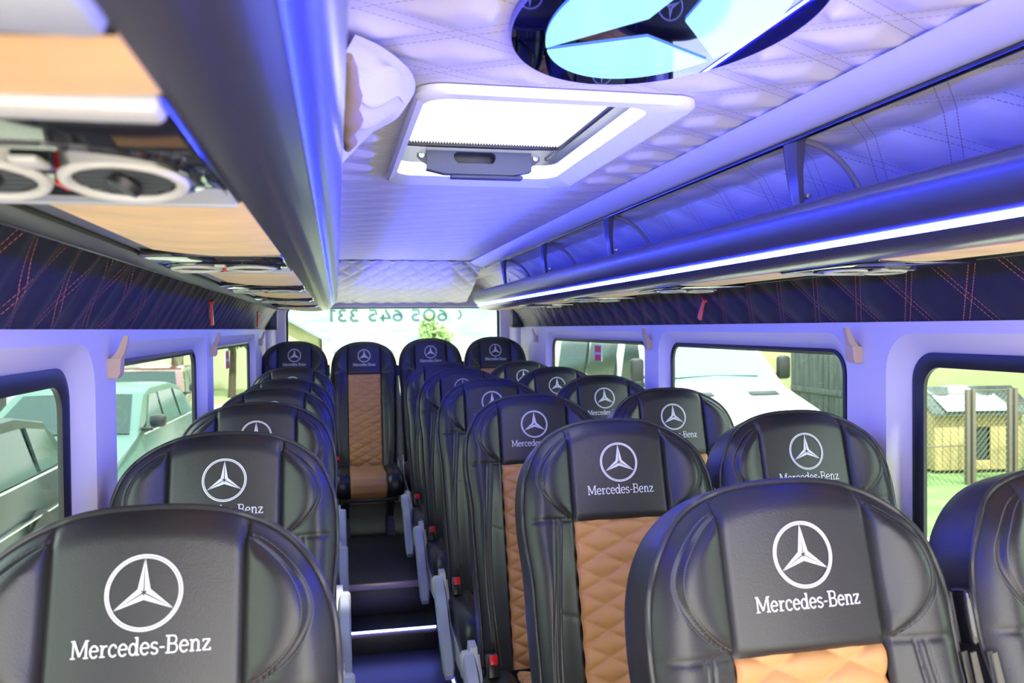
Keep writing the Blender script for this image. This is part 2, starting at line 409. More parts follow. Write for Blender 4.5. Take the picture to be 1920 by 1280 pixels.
lo = [(p[0], p[1] + rc) for p in rrect(2 * RW - 0.016, RZ1 - RZ0 - 0.016, 0.045)]; li = [(p[0], p[1] + rc) for p in rrect(2 * RW - 0.045, RZ1 - RZ0 - 0.03, 0.035)]
g = MB(); g.loft([[tr(6.532)(*p) for p in lo], [tr(6.528)(*p) for p in li], [tr(6.548)(*p) for p in li], [tr(6.55)(*p) for p in lo]], True, (False, False)); g.build('rubber_frame', M_rubber, wr, loc=L)
p = MB(); p.loft([[tr(6.538)(*q) for q in li], [tr(6.543)(*q) for q in li]]); p.build('glass_pane', M_glassR, wr, loc=L, smooth=False)
# dark end pads that close the bands beside the rear window
for sx in (-1, 1):
    MB().box((sx * 0.918, 6.28, E + 0.075), (0.09, 0.10, 0.15), 0.012).build('trim_%d' % (10 if sx < 0 else 11), M_leather)['kind'] = 'structure'
# cab end of the shell
mb = MB()
for sx in (-1, 1): mb.box((sx * 1.0, Y0, 0.9), (0.10, 0.05, 1.8), 0.01)
mb.build('wall_front', M_wall)['kind'] = 'structure'
# outer skin: roof and body sides below the windows
ro = MB()
pr = [(1.03, E - 0.03), (1.0, E + .18), (0.90, E + .33), (0.70, E + .44), (0.45, E + .475)]
for sx in (-1, 1):
    ro.loft([[Vector((sx * a, yy, z)) for a, z in pr] for yy in (Y0, 6.62)], False)
ro.grid(20, 60, lambda u, v: Vector((-0.45 + .9 * u, Y0 + (6.62 - Y0) * v, E + .475)), keep=lambda u, v: not (HX0 < -.45 + .9 * u < HX1 and HY0 < Y0 + (6.62 - Y0) * v < HY1))
ro.build('roof', M_whiteplastic, ang=60)['kind'] = 'structure'

# ------------------------------------------------------------------ roof hatch
def hatch():
    hx, hy = (HX0 + HX1) / 2, (HY0 + HY1) / 2
    L = (hx, hy, E + 0.40)
    t = thing('roof_hatch', 'white framed roof hatch in the quilted ceiling with a half drawn pleated blind', 'hatch', L)
    z0 = E + 0.398
    inner = rrect(HX1 - HX0, HY1 - HY0, 0.05); 
    fo = [(p[0] + hx, p[1] + hy) for p in inner]
    out = [(p[0] * 1.0 + (0.075 if p[0] > 0 else -0.012) + hx, p[1] + (0.14 if p[1] > 0 else -0.03) + hy) for p in rrect(HX1 - HX0, HY1 - HY0, 0.05)]
    out2 = [(x + (0.006 if x > hx else -0.006), y + (0.006 if y > hy else -0.006)) for x, y in out]
    m = MB(); m.loft([[Vector((x, y, z0 + .012)) for x, y in out2], [Vector((x, y, z0 + 0.002)) for x, y in out2], [Vector((x, y, z0 - 0.004)) for x, y in out], [Vector((x, y, z0 - 0.004)) for x, y in fo], [Vector((x, y, z0 + 0.03)) for x, y in fo]], True, (False, False))
    m.build('hatch_frame', mat('hatch_white', lin((0.95, 0.95, 0.95)), 0.4), t, loc=L)
    m = MB(); m.loft([[Vector((x, y, z0 + 0.03)) for x, y in fo], [Vector((x, y, z0 + 0.115)) for x, y in fo]], True, (False, False))
    m.build('dark_reveal', M_tray, t, loc=L)['label'] = 'dark grey upright lining of the opening'
    # pleated blind: small zigzag pleats running fore and aft
    n = 110; by0, by1 = HY0 + 0.005, 1.99
    m = MB(); m.grid(n, 1, lambda u, v: Vector((HX0 + 0.006 + (HX1 - HX0 - 0.035) * u, by0 + (by1 - by0) * v, z0 + 0.050 + 0.0030 * (1 if int(round(u * n)) % 2 else -1))))
    m.build('pleated_blind', M_blind, t, loc=L, smooth=False)
    m = MB(); m.tube([(HX1 - 0.022, by0, z0 + 0.045), (HX1 - 0.022, HY1 - 0.02, z0 + 0.045)], 0.006, 8); m.build('guide_rail', M_black, t, loc=L)
    m = MB(); m.box(((HX0 + HX1) / 2 - 0.01, by1 + 0.008, z0 + 0.048), (HX1 - HX0 - 0.03, 0.018, 0.016), 0.004); m.build('blind_bar', M_black, t, loc=L)
    # handle tray with a finger slot
    hcx = hx - 0.010; hw, hh = 0.262, 0.062
    cy, cz = by1 + 0.03, z0 + 0.012
    fr = []
    outl = [(hcx - hw / 2, cz + hh / 2), (hcx - hw / 2, cz - hh / 2 + 0.010), (hcx - hw / 2 + 0.045, cz - hh / 2), (hcx + hw / 2 - 0.045, cz - hh / 2), (hcx + hw / 2, cz - hh / 2 + 0.010), (hcx + hw / 2, cz + hh / 2)]
    slot = [(hcx - 0.012 + a, cz + 0.010 + b) for a, b in rrect(0.105, 0.026, 0.012, 6)]
    slot = [(a, b + (0.0022 * math.cos((a - hcx) / 0.105 * 2 * PI * 5) if b < cz + 0.004 else 0)) for a, b in slot]
    m = MB()
    def dense(pl, n=None):
        res = []
        for i in range(len(pl)):
            a, b = pl[i], pl[(i + 1) % len(pl)]
            for k in range(6): res.append((a[0] + (b[0] - a[0]) * k / 6, a[1] + (b[1] - a[1]) * k / 6))
        return res
    # match by angle
    cxs = sum(p[0] for p in slot) / len(slot); czs = sum(p[1] for p in slot) / len(slot)
    od = dense(outl)
    def angk(p): return math.atan2((p[1] - czs), (p[0] - cxs) * 0.35)
    ring_o = []
    for p in slot:
        a = angk(p); ring_o.append(min(od, key=lambda q: abs(math.atan2(math.sin(angk(q) - a), math.cos(angk(q) - a)))))
    for c in outl:
        j = min(range(len(ring_o)), key=lambda i: (ring_o[i][0] - c[0]) ** 2 + (ring_o[i][1] - c[1]) ** 2); ring_o[j] = c
    P3 = lambda p, y: Vector((p[0], y, p[1]))
    m.loft([[P3(p, cy + 0.03) for p in ring_o], [P3(p, cy) for p in ring_o], [P3(p, cy) for p in slot], [P3(p, cy + 0.03) for p in slot]], True, (False, False))
    m.box((hcx + 0.02, cy + 0.02, cz - hh / 2 - 0.004), (hw - 0.08, 0.03, 0.010), 0.003)
    hb = m.build('blind_handle', M_tray, t, loc=L, ang=30); hb['label'] = 'dark grey pull handle with a finger slot'
    MB().box((hcx - 0.012, cy + 0.022, cz + 0.010), (0.112, 0.004, 0.034), 0.001).build('slot_back', M_black, hb, loc=L)
    for s in (-1, 1):
        e = MB(); ex = hcx + s * (hw / 2 + 0.010)
        e.loft([[Vector((ex + a, cy + yy, cz + 0.012 + b)) for a, b in [(-s * 0.018, 0.018), (s * 0.004, 0.014), (s * 0.013, 0.006), (s * 0.013, -0.004), (s * 0.004, -0.012), (-s * 0.018, -0.026)]] for yy in (0.006, 0.012)])
        e.build('bracket_ear', M_tray, t, loc=L, recalc=True)
        q = MB().lathe([(0.0, 0.004), (0.007, 0.003), (0.008, 0.0), (0.008, -0.004)], 14, Matrix.Translation((ex + s * 0.002, cy + 0.006, cz + 0.013)) @ Matrix.Rotation(PI / 2, 4, 'X'))
        q.build('bolt', M_metal, t, loc=L)
    # clear dome over the opening
    m = MB(); dome = rrect(HX1 - HX0 + 0.06, HY1 - HY0 + 0.06, 0.06)
    m.loft([[Vector((x + hx, y + hy, z0 + 0.115)) for x, y in dome], [Vector((x * .97 + hx, y * .97 + hy, z0 + 0.15)) for x, y in dome], [Vector((x * .7 + hx, y * .7 + hy, z0 + 0.17)) for x, y in dome]], True, (False, True))
    m.build('clear_cover', M_plexi, t, loc=L)
hatch()

# ------------------------------------------------------------------ ceiling emblem: oval mirror, three lit petals between the arms of a star
def emblem():
    L = (EMX, EMY, E + 0.40)
    t = thing('ceiling_emblem', 'oval mirrored ceiling emblem with glowing cyan petals around a three pointed star', 'emblem', L)
    z = E + 0.401; A, B = 0.197, 0.280; a, b = 0.146, 0.232
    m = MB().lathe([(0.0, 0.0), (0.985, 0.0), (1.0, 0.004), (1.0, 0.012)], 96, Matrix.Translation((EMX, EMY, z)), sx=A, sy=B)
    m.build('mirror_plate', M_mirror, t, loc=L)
    # star arms: angles of the tips, unit circle then squashed to the oval
    tips = [-PI / 2, -PI / 2 + 2 * PI / 3, -PI / 2 + 4 * PI / 3]
    q = 0.20
    for k in range(3):
        t0, t1 = tips[k], tips[(k + 1) % 3]
        if t1 < t0: t1 += 2 * PI
        inn = (q * math.cos((t0 + t1) / 2), q * math.sin((t0 + t1) / 2))
        pts = [inn] + [(math.cos(t0 + 0.035 + (t1 - t0 - 0.07) * i / 40), math.sin(t0 + 0.035 + (t1 - t0 - 0.07) * i / 40)) for i in range(41)]
        pp = [Vector((EMX + x * a, EMY + y * b, z - 0.0008)) for x, y in pts]
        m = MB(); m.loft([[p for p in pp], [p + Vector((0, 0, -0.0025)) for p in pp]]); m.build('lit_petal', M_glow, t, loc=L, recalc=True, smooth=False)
emblem()

# ------------------------------------------------------------------ luggage racks
RY0, RY1 = -0.36, 5.5
PROF = [(0.885, .150), (0.83, .138), (0.755, .128), (0.70, .124), (0.62, .121), (0.537, .121), (0.515, .123), (0.500, .128), (0.489, .136), (0.481, .145), (0.4775, .1475),   # lower shell
        (0.4835, .1480), (0.4840, .1555), (0.4780, .1562),                                                                                   # groove with the light strip
        (0.4700, .160), (0.4620, .167), (0.4550, .177), (0.4500, .190), (0.4465, .204), (0.4440, .218), (0.4440, .228), (0.448, .2355), (0.456, .239), (0.466, .240), (0.476, .236), (0.480, .225), (0.482, .170), (0.50, .164), (0.885, .164)]
YC = [0.45, 1.37, 2.29, 3.21, 4.13]     # where the air consoles begin
def rack(sx, label, tr_n):
    L = (sx * 0.66, RY0, E + 0.12)
    t = thing('luggage_rack', label, 'luggage rack', L)
    V = lambda x, y, z: Vector((sx * x, y, E + z))
    m = MB(); ys = [RY0 + (RY1 - RY0) * k / 24 for k in range(25)]
    m.loft([[V(a, y, z) for a, z in PROF] for y in ys], True, (False, False))
    m.loft([[V(a, RY1, z) for a, z in PROF], [V(0.66 + (a - 0.66) * .97, RY1 + 0.02, .18 + (z - .18) * .93) for a, z in PROF]], True, (False, True))
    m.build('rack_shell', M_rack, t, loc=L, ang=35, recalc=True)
    m = MB(); m.box((sx * 0.4810, (RY0 + RY1) / 2, E + .1512), (0.002, RY1 - RY0 - 0.04, 0.0066), 0.0, rot=Matrix.Rotation(sx * math.radians(32), 3, 'Y').to_euler()); m.build('light_strip', M_led, t, loc=L)['label'] = 'glowing blue light strip set in the rack front'
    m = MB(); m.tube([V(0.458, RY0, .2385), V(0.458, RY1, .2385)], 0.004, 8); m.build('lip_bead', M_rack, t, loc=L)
    # suede panels between consoles
    segs = [(RY0, 0.30)] + [(0.36, YC[0])] + [(YC[i] + 0.36, YC[i + 1]) for i in range(4)] + [(YC[4] + 0.36, RY1 - 0.02)]
    for (a, b) in segs:
        m = MB(); m.grid(16, 6, lambda u, v: V(0.540 + 0.215 * u, a + 0.002 + (b - a - 0.004) * v, .1195 + 0.0105 * u ** 2.2 - 0.004 * math.sin(PI * u)))
        m.grid(1, 1, lambda u, v: V(0.540, a + .002 + (b - a - .004) * u, .1195 + .006 * v)); 
        m.build('suede_panel', M_suede, t, loc=L)['label'] = 'tan suede underside panel'
    m = MB(); m.box((sx * 0.648, 0.33, E + .121), (0.215, 0.05, 0.014), 0.006); m.build('grey_trim', M_greyplastic, t, loc=L)
    m = MB(); m.box((sx * 0.805, (RY0 + RY1) / 2, E + .132), (0.09, RY1 - RY0, 0.008), 0.003, rot=Matrix.Rotation(-sx * 0.14, 3, 'Y').to_euler()); m.build('edge_trim', M_rackdark, t, loc=L)
    m = MB(); m.tube([V(0.862, RY0, .141), V(0.862, RY1, .141)], 0.006, 8); m.tube([V(0.880, RY0, .146), V(0.880, RY1, .146)], 0.005, 8); m.build('edge_bead', M_black, t, loc=L)
    for i, yc in enumerate(YC):
        c = link('air_console', None, t); c['label'] = 'black console with two round silver air nozzles'
        q = MB(); q.box((sx * 0.648, yc + 0.18, E + .121), (0.216, 0.352, 0.012), 0.005); q.build('console_plate', M_gloss, c, loc=L)
        if i == 0:
            q = MB(); q.box((sx * 0.648, yc + 0.014, E + .1165), (0.212, 0.028, 0.012), 0.005); q.build('console_edge', M_whiteplastic, c, loc=L)
        q = MB(); q.box((sx * 0.648, yc + 0.349, E + .1175), (0.212, 0.007, 0.010), 0.003); q.build('console_edge', M_greyplastic, c, loc=L)
        rr_ = rrect(0.200, 0.200, 0.080, 10); P = lambda p, k, z: V(0.650 + p[0] * k, yc + 0.20 + p[1] * k, z)
        q = MB(); q.loft([[P(p, 1.0, .116) for p in rr_], [P(p, .98, .1125) for p in rr_], [P(p, .92, .112) for p in rr_], [P(p, .89, .1145) for p in rr_]], True, (False, True)); q.build('surround', M_gloss, c, loc=L, recalc=True)
        for k, xn in enumerate((0.604, 0.698)):
            near = (i == 0)
            MW = Matrix.Translation(V(xn, yc + 0.20, .109 if near else .111)) @ Matrix.Rotation(math.radians(-9 if near else -2), 4, 'X') @ Matrix.Rotation(PI, 4, 'X')
            tor = [(0.0395 + 0.0048 * math.cos(2 * PI * j / 10), 0.0035 * math.sin(2 * PI * j / 10)) for j in range(11)]
            q = MB(); q.lathe(tor, 36, MW, caps=False); q.build('nozzle_ring', M_whiteplastic, c, loc=L)['label'] = 'pale silver nozzle ring'
            q = MB(); q.lathe([(0.038, -.003), (0.020, -.0032), (0.0, -.0032)], 24, MW); q.build('nozzle_bowl', M_black, c, loc=L)
            q = MB()
            for j in range(-3, 4):
                hw_ = math.sqrt(max(0.0, 0.0345 ** 2 - (j * .010) ** 2))
                bm = MB().box((0, j * .010, -0.0018), (2 * hw_, 0.003, 0.0024), 0); q.add([MW @ Vector(v) for v in bm.v], bm.f)
            g2 = q.build('nozzle_grille', M_tray, c, loc=L); g2['kind'] = 'stuff'
            if near:
                q = MB(); q.lathe([(0.0, 0.008), (0.012, 0.006), (0.014, 0.0), (0.011, -.003)], 16, MW @ Matrix.Rotation(0.5 * (1 if k else -1), 4, 'Y')); q.build('nozzle_flap', M_black, c, loc=L)
        q = MB(); q.box((sx * 0.651, yc + 0.235, E + .112), (0.014, 0.03, 0.006), 0.002); q.build('call_button', M_red, c, loc=L)['label'] = 'red button'
        q = MB(); q.box((sx * 0.651, yc + 0.150, E + .112), (0.018, 0.03, 0.005), 0.002); q.build('reading_lamp', M_whiteplastic, c, loc=L)
    # brackets that carry the rack from the cornice
    for yb in (0.45, 1.53, 2.70, 3.60, 4.50):
        br = link('support_bracket', None, t); br['label'] = 'dark blue tapered post with an arched clear divider'
        q = MB()
        sec = lambda z, hx_, hy_, cx_: [V(cx_ + hx_ * a, yb + hy_ * b, z) for a, b in ((-1, -.3), (-.4, -1), (1, -1), (1, 1), (-.4, 1), (-1, .3))]
        q.loft([sec(.232, .006, .014, .470), sec(.26, .008, .017, .464), sec(.31, .010, .021, .458), sec(.36, .014, .026, .456), sec(.378, .016, .028, .456)]); q.build('post', M_post, br, loc=L, recalc=True)
        arc = [(0.470 + 0.165 * math.sin(k / 20 * PI / 2), .168 + 0.205 * math.cos(k / 20 * PI / 2)) for k in range(21)]
        q = MB(); q.tube([V(a, yb, z) for a, z in arc], 0.0065, 8); q.build('arch_rim', M_archrim, br, loc=L)
        pl = [(0.470, .166)] + arc
        q = MB(); q.loft([[V(a, yb - .002, z) for a, z in pl], [V(a, yb + .002, z) for a, z in pl]]); q.build('clear_divider', M_plexi, br, loc=L, smooth=False, recalc=True)
        q = MB().lathe([(0, .006), (.006, .005), (.006, -.012)], 10, Matrix.Translation(V(.488, yb - .004, .262)) @ Matrix.Rotation(PI / 2, 4, 'X')); q.build('bolt', M_metal, br, loc=L)
    return t
rack(-1, 'dark overhead luggage rack with tan suede underside along the left wall', 0)
rack(1, 'dark overhead luggage rack glowing blue along the right wall', 0)

# folded cloth lying over the lip of the left rack
def cloth():
    L = (-0.42, 1.20, E + 0.27)
    t = thing('folded_cloth', 'crumpled pale cloth pushed up between the left rack and the ceiling beside the hatch', 'cloth', L)
    A = [(-.446, 1.02, .315), (-.447, 1.12, .275), (-.450, 1.32, .250)]; B = [(-.425, 1.12, .384), (-.325, 1.34, .392), (-.375, 1.55, .375)]
    def bz(P, v): return tuple((1 - v) ** 2 * P[0][i] + 2 * v * (1 - v) * (2 * P[1][i] - .5 * P[0][i] - .5 * P[2][i]) + v * v * P[2][i] for i in range(3))
    def cfn(u, v, d=0.0):
        a, b = bz(A, v), bz(B, v)
        k = math.sin(PI * u) * math.sin(PI * min(1, v * 1.15))
        wz = 0.010 * math.sin(u * 11 + v * 5) * k + 0.008 * math.sin(v * 23 - u * 7) * k * (1 if v < .6 else .3)
        return Vector((a[0] * (1 - u) + b[0] * u + .4 * wz + 0.02 * k, a[1] * (1 - u) + b[1] * u, E + min(0.394, a[2] * (1 - u) + b[2] * u - 0.012 * k + wz + d)))
    m = MB(); m.grid(44, 60, cfn); m.grid(44, 60, lambda u, v: cfn(u, v, 0.006))
    m.build('cloth_sheet', M_cloth, t, loc=L, ang=80)
    rnd = random.Random(3)
    m = MB(); pts = [(-0.440 + 0.008 * rnd.random(), 0.95 + 0.020 * k, E + 0.305 - 0.005 * k) for k in range(12)]
    m.tube(pts, [0.004 + 0.012 * math.sin(PI * (k + .5) / 12) * (0.7 + .6 * rnd.random()) for k in range(12)], 10); m.build('fleece_edge', M_fur, t, loc=L)['label'] = 'brownish fleecy edge'
cloth()

# ------------------------------------------------------------------ lettering strokes
def ell(cx, cy, rx, ry, a0, a1, n=14):
    return [(cx + rx * math.cos(math.radians(a0 + (a1 - a0) * k / n)), cy + ry * math.sin(math.radians(a0 + (a1 - a0) * k / n))) for k in range(n + 1)]
T, H = 0.125, 0.075     # stem and hairline thickness
GL = {
 'M': (1.06, [([(.14, 0), (.14, 1)], .085), ([(.90, 0), (.90, 1)], T), ([(.16, 1), (.52, .12)], T), ([(.52, .12), (.88, 1)], .075), ([(.0, .035), (.29, .035)], H), ([(.75, .035), (1.05, .035)], H), ([(.0, .965), (.2, .965)], H), ([(.84, .965), (1.05, .965)], H)]),
 'e': (.60, [(ell(.30, .34, .23, .32, 4, 322), .105), ([(.09, .37), (.53, .37)], H)]),
 'r': (.50, [([(.16, 0), (.16, .66)], T), ([(.02, .035), (.34, .035)], H), ([(.02, .64), (.16, .64)], H), ([(.18, .40), (.24, .55), (.34, .62), (.46, .60)], .10)]),
 'c': (.56, [(ell(.30, .34, .23, .32, 45, 318), .105), ([(.46, .56), (.47, .46)], .10)]),
 'd': (.66, [(ell(.27, .34, .20, .31, 0, 360, 22), .10), ([(.50, 0), (.50, 1)], T), ([(.36, .97), (.52, .97)], H), ([(.50, .035), (.66, .035)], H)]),
 's': (.50, [(ell(.25, .50, .17, .15, 20, 180, 8) + ell(.25, .50, .17, .15, 180, 260, 5)[1:] + ell(.25, .18, .18, .16, 80, -80, 9) + ell(.25, .18, .18, .16, 270, 195, 6)[1:], .10)]),
 '-': (.40, [([(.05, .36), (.34, .36)], .09)]),
 'B': (.76, [([(.16, 0), (.16, 1)], T), ([(.0, .965), (.40, .965)] + ell(.42, .745, .19, .22, 88, -88, 10) + [(.16, .525)], .09), ([(.16, .525), (.42, .525)] + ell(.44, .28, .22, .245, 88, -88, 10) + [(.0, .035)], .09)]),
 'n': (.72, [([(.16, 0), (.16, .66)], T), ([(.02, .035), (.30, .035)], H), ([(.02, .64), (.16, .64)], H), ([(.18, .44)] + ell(.36, .44, .17, .20, 165, 0, 9) + [(.53, 0)], .11), ([(.41, .035), (.69, .035)], H)]),
 'z': (.56, [([(.07, .625), (.48, .625)], H), ([(.46, .62), (.08, .05)], T), ([(.06, .04), (.50, .04)], H), ([(.08, .66), (.08, .50)], H), ([(.49, 0), (.49, .17)], H)]),
 ' ': (.42, []),
 '6': (.74, [(ell(.36, .32, .25, .25, 0, 360, 24), .19), ([(.12, .36), (.16, .60), (.32, .82), (.56, .90)], .19)]),
 '0': (.92, [(ell(.45, .5, .33, .41, 0, 360, 28), .20)]),
 '5': (.74, [([(.62, .91), (.20, .91), (.17, .52)], .18), (ell(.33, .32, .25, .24, 105, -130, 16), .19)]),
 '4': (.78, [([(.40, .98), (.10, .30)], .18), ([(.03, .27), (.74, .27)], .17), ([(.53, .0), (.53, .58)], .19)]),
 '3': (.72, [(ell(.32, .73, .22, .19, 140, -80, 14), .18), (ell(.32, .29, .25, .22, 85, -140, 14), .19)]),
 '1': (.52, [([(.32, 0), (.32, 1)], .20), ([(.05, .86), (.32, .92)], .16)]),
}
def strokes(text):
    x = 0; out = []
    for ch in text:
        wd, ss = GL[ch]
        for pl, th in ss: out.append(([(p[0] + x, p[1]) for p in pl], th))
        x += wd
    return out, x
def ribbon(mb, pl, th, fn, ext=0.0):
    n = len(pl); Lp, Rp = [], []
    for i in range(n):
        a = pl[max(0, i - 1)]; b = pl[min(n - 1, i + 1)]
        if n > 3 and (pl[0][0] - pl[-1][0]) ** 2 + (pl[0][1] - pl[-1][1]) ** 2 < 1e-6 and i in (0, n - 1): a, b = pl[n - 2], pl[1]
        dx, dy = b[0] - a[0], b[1] - a[1]; l = math.hypot(dx, dy) or 1; nx, ny = -dy / l, dx / l
        Lp.append((pl[i][0] + nx * th / 2, pl[i][1] + ny * th / 2)); Rp.append((pl[i][0] - nx * th / 2, pl[i][1] - ny * th / 2))
    mb.loft([[fn(*p, 1) for p in Lp], [fn(*p, 1) for p in Rp]], False)
    mb.loft([[fn(*p, 0) for p in Lp], [fn(*p, 1) for p in Lp]], False); mb.loft([[fn(*p, 1) for p in Rp], [fn(*p, 0) for p in Rp]], False)

# rear window telephone number, applied on the outside so it reads reversed from here
ss, tw = strokes('605 645 331')
HL = 0.098; WL = 0.93 / tw
m = MB()
for pl, th in ss:
    ribbon(m, [(p[0] * WL, p[1] * HL) for p in pl], th * (WL + HL) / 2, lambda a, b, k: Vector((0.415 - a, 6.5365 - 0.0012 * k, E + 0.050 + b + 0.006)))
# telephone mark: handset arc with two ends inside a thin ring
m2 = [(ell(0.50, E + .108, .040, .040, 120, 250, 14), .014), (ell(.507, E + .108, .058, .052, 20, -60, 10), .004), (ell(.507, E + .108, .075, .066, 15, -55, 10), .004)]
for pl, th in m2: ribbon(m, pl, th, lambda a, b, k: Vector((2 * .49 - a, 6.5365 - .0012 * k, b)))
wl = m.build('lettering', M_letter, wr, loc=L if False else wr.location.copy(), smooth=False); wl['label'] = 'grey reversed telephone number on the glass'

# ------------------------------------------------------------------ coach seats
LB = 0.895; TH = math.radians(15); VS = LB - 0.235; PW = 0.120
def hw(v):
    if v > 0.66: 
        k = (v - 0.66) / (LB - 0.66); return 0.240 * max(0.0, 1 - k ** 2.6) ** (1 / 2.6)
    if v > 0.5: return 0.240 - 0.010 * sm(0.66, 0.5, v) if False else 0.230 + 0.010 * sm(0.5, 0.66, v)
    return 0.218 + 0.012 * sm(0.0, 0.5, v)
def gs(d, w_): return math.exp(-(d / w_) ** 2)
VC0, VC1 = VS + 0.004, LB - 0.040
def cheek(v):
    t = (v - VC0) / (VC1 - VC0)
    if t <= 0 or t >= 1: return PW
    return PW + 0.082 * math.sin(PI * t ** 0.92) ** 0.75
def depth(u, v):
    a = abs(u); h = hw(v)
    if v >= VS:
        de = max(0.0, h - a); dt = max(0.0, LB - v)
        w_ = 0.010 * (1 - (a / 0.24) ** 2) + 0.006 * (1 - min(1, (a / PW)) ** 2)
        c = cheek(v)
        wing = 0.026 * sm(PW - 0.01, 0.20, a) * sm(LB, LB - 0.10, v)
        w_ += wing
        if a > PW and c > PW + .002:
            if a < c: w_ += 0.010 * math.sin(PI * (a - PW) / (c - PW)) ** 0.8 * min(1, (c - PW) / .05)
            w_ -= 0.0028 * gs(a - c, 0.004)
        w_ -= 0.007 * gs(a - PW, 0.004) * sm(LB - 0.01, LB - 0.04, v)
        w_ -= 0.004 * gs(v - VS, 0.005) * sm(0.0, 0.03, h - a)
    else:
        bl = 0.004 + 0.040 * sm(PW - .004, PW + 0.075, a) * (0.6 + 0.4 * sm(0.0, 0.12, v))
        up = 0.010 * (1 - (a / 0.24) ** 2) + 0.026 * sm(PW - 0.01, 0.20, a)
        q_ = sm(VS - 0.16, VS, v); w_ = 0.004 if a < PW else bl * (1 - q_) + up * q_
        g = PW + 0.050 + 0.016 * math.sin(v / VS * PI * 1.4 - .4)
        w_ -= 0.0040 * gs(a - g, 0.0032) + 0.0026 * gs(a - g - 0.013, 0.0028)
        w_ -= 0.006 * gs(a - PW, 0.005) + 0.004 * gs(v - VS, 0.005) * sm(0.0, 0.03, h - a)
        if a > PW and a < g: w_ -= 0.0018 * gs(v - VS * 0.66 - (a - PW) * .3, 0.004)
    de = max(0.0, h - a)
    if v > 0.66:
        k = (v - 0.66) / (LB - 0.66); q = ((a / 0.24) ** 2.6 + k ** 2.6) ** (1 / 2.6); de = (1 - q) * 0.235
    edge = 1 - min(1.0, de / 0.045)
    w_ -= 0.030 * edge ** 2.2
    return w_
def BP(u, v, w_):
    return Vector((u, v * math.sin(TH) - w_ * math.cos(TH), 0.41 + v * math.cos(TH) + w_ * math.sin(TH)))
def vrow(t):      # rows: dense near the top
    return 0.66 * t / 0.62 if t < 0.62 else 0.66 + (LB - 0.66) * math.sin((t - 0.62) / 0.38 * PI / 2)
NU, NV = 156, 200
E0 = 52 / 156
mb = MB()
def bf(u, v):
    vv = vrow(v); e = u * 2 - 1; h = hw(vv); q = min(PW, h * 0.9); a = abs(e)
    x = math.copysign(q * a / E0 if a <= E0 else q + (h - q) * (a - E0) / (1 - E0), e)
    return BP(x, vv, depth(x, vv))
mb.grid(NU, NV, bf, keep=lambda u, v: not (abs(u * 2 - 1) < E0 - 0.001 and vrow(v) < VS - 0.003))
# outline loop for gusset
loop = [(hw(vrow(k / NV)), vrow(k / NV)) for k in range(NV + 1)]
loopR = loop[:-1:2] + [(0.0, LB)]
full = [(x, v) for x, v in loopR] + [(-x, v) for x, v in reversed(loopR[:-1])]
def offl(d, wv, sc=1.0):
    res = []
    n = len(full)
    for i, (x, v) in enumerate(full):
        a = full[max(0, i - 1)]; b = full[min(n - 1, i + 1)]
        tx, tv = b[0] - a[0], b[1] - a[1]; l = math.hypot(tx, tv) or 1
        nx, nv = tv / l, -tx / l
        res.append(BP(x + nx * d, v + nv * d, (depth(x, v) if wv == 0 else wv)))
    return res
gus = MB()
gus.loft([offl(0, 0), offl(.001, -0.045), offl(.001, -0.075), offl(-.002, -0.105), offl(-.012, -0.120), offl(-.05, -0.128)], True, (False, True))
piping = MB(); piping.tube([BP(x + (0.001 if x > 0 else -.001), v, depth(x, v) + 0.001) for x, v in full], 0.0048, 8)
ins = MB()
def qz(u, v):
    A, B = u / 0.117 + 0.5, v / 0.058
    return 0.012 * (abs(math.sin(PI * (A + B) ) * math.sin(PI * (A - B)))) ** 0.42
def inf(u, v):
    x = (u * 2 - 1) * (PW - 0.001); y = v * VS
    edge = 1 - min(1, (PW - abs(x)) / 0.012)
    return BP(x, y, -0.002 + qz(x, y) - 0.008 * edge ** 2 - 0.006 * gs(y - VS, .008) - 0.012 * sm(.06, 0, y))
ins.grid(56, 210, inf)
# emblem
zc = LB - 0.107
def ES(a, b, k): return BP(a, zc + b, depth(a, zc + b) + 0.0004 + 0.0014 * k)
emb = MB()
for r_, t_ in ((0.0458, 0.0018), (0.0428, 0.0013)): ribbon(emb, [(r_ * math.cos(2 * PI * k / 64), r_ * math.sin(2 * PI * k / 64)) for k in range(65)], t_ * 1.3, ES)
for k in range(3):
    a = PI / 2 + k * 2 * PI / 3
    T_ = (0.041 * math.cos(a), 0.041 * math.sin(a))
    for s in (-1, 1):
        b_ = (0.0076 * math.cos(a + s * PI / 3), 0.0076 * math.sin(a + s * PI / 3))
        px, py = -math.sin(a) * s * 0.0010, math.cos(a) * s * 0.0010
        tri = [(px + .002 * math.cos(a), py + .002 * math.sin(a)), (T_[0] + px * .3, T_[1] + py * .3), (b_[0] + px, b_[1] + py)]
        if s < 0: tri.reverse()
        top = [ES(p[0], p[1], 1) for p in tri]; bot = [ES(p[0], p[1], 0) for p in tri]
        emb.loft([bot, top])
ss, tw = strokes('Mercedes-Benz'); hL = 0.0215; wL = 0.166 / tw
let = MB()
for pl, th in ss: ribbon(let, [((p[0] - tw / 2) * wL, -0.0745 + p[1] * hL) for p in pl], th * (wL + hL) / 2 * 0.92, ES)
# stitching dashes along the cheek seams and the panel seams
sti = MB()
for s in (-1, 1):
    for dd in (-0.007, 0.007):
        n = 46
        for k in range(n):
            v0 = VC0 + 0.004 + (VC1 - VC0 - 0.008) * k / n; v1 = v0 + 0.0033
            pts = [(s * (cheek(v0) + dd), v0), (s * (cheek(v1) + dd), v1)]
            if abs(pts[0][0]) < PW + .006 or abs(pts[0][0]) > hw(v0) - .01: continue
            ribbon(sti, pts, 0.0011, lambda a, b, kk: BP(a, b, depth(a, b) + 0.0002 + 0.0007 * kk))
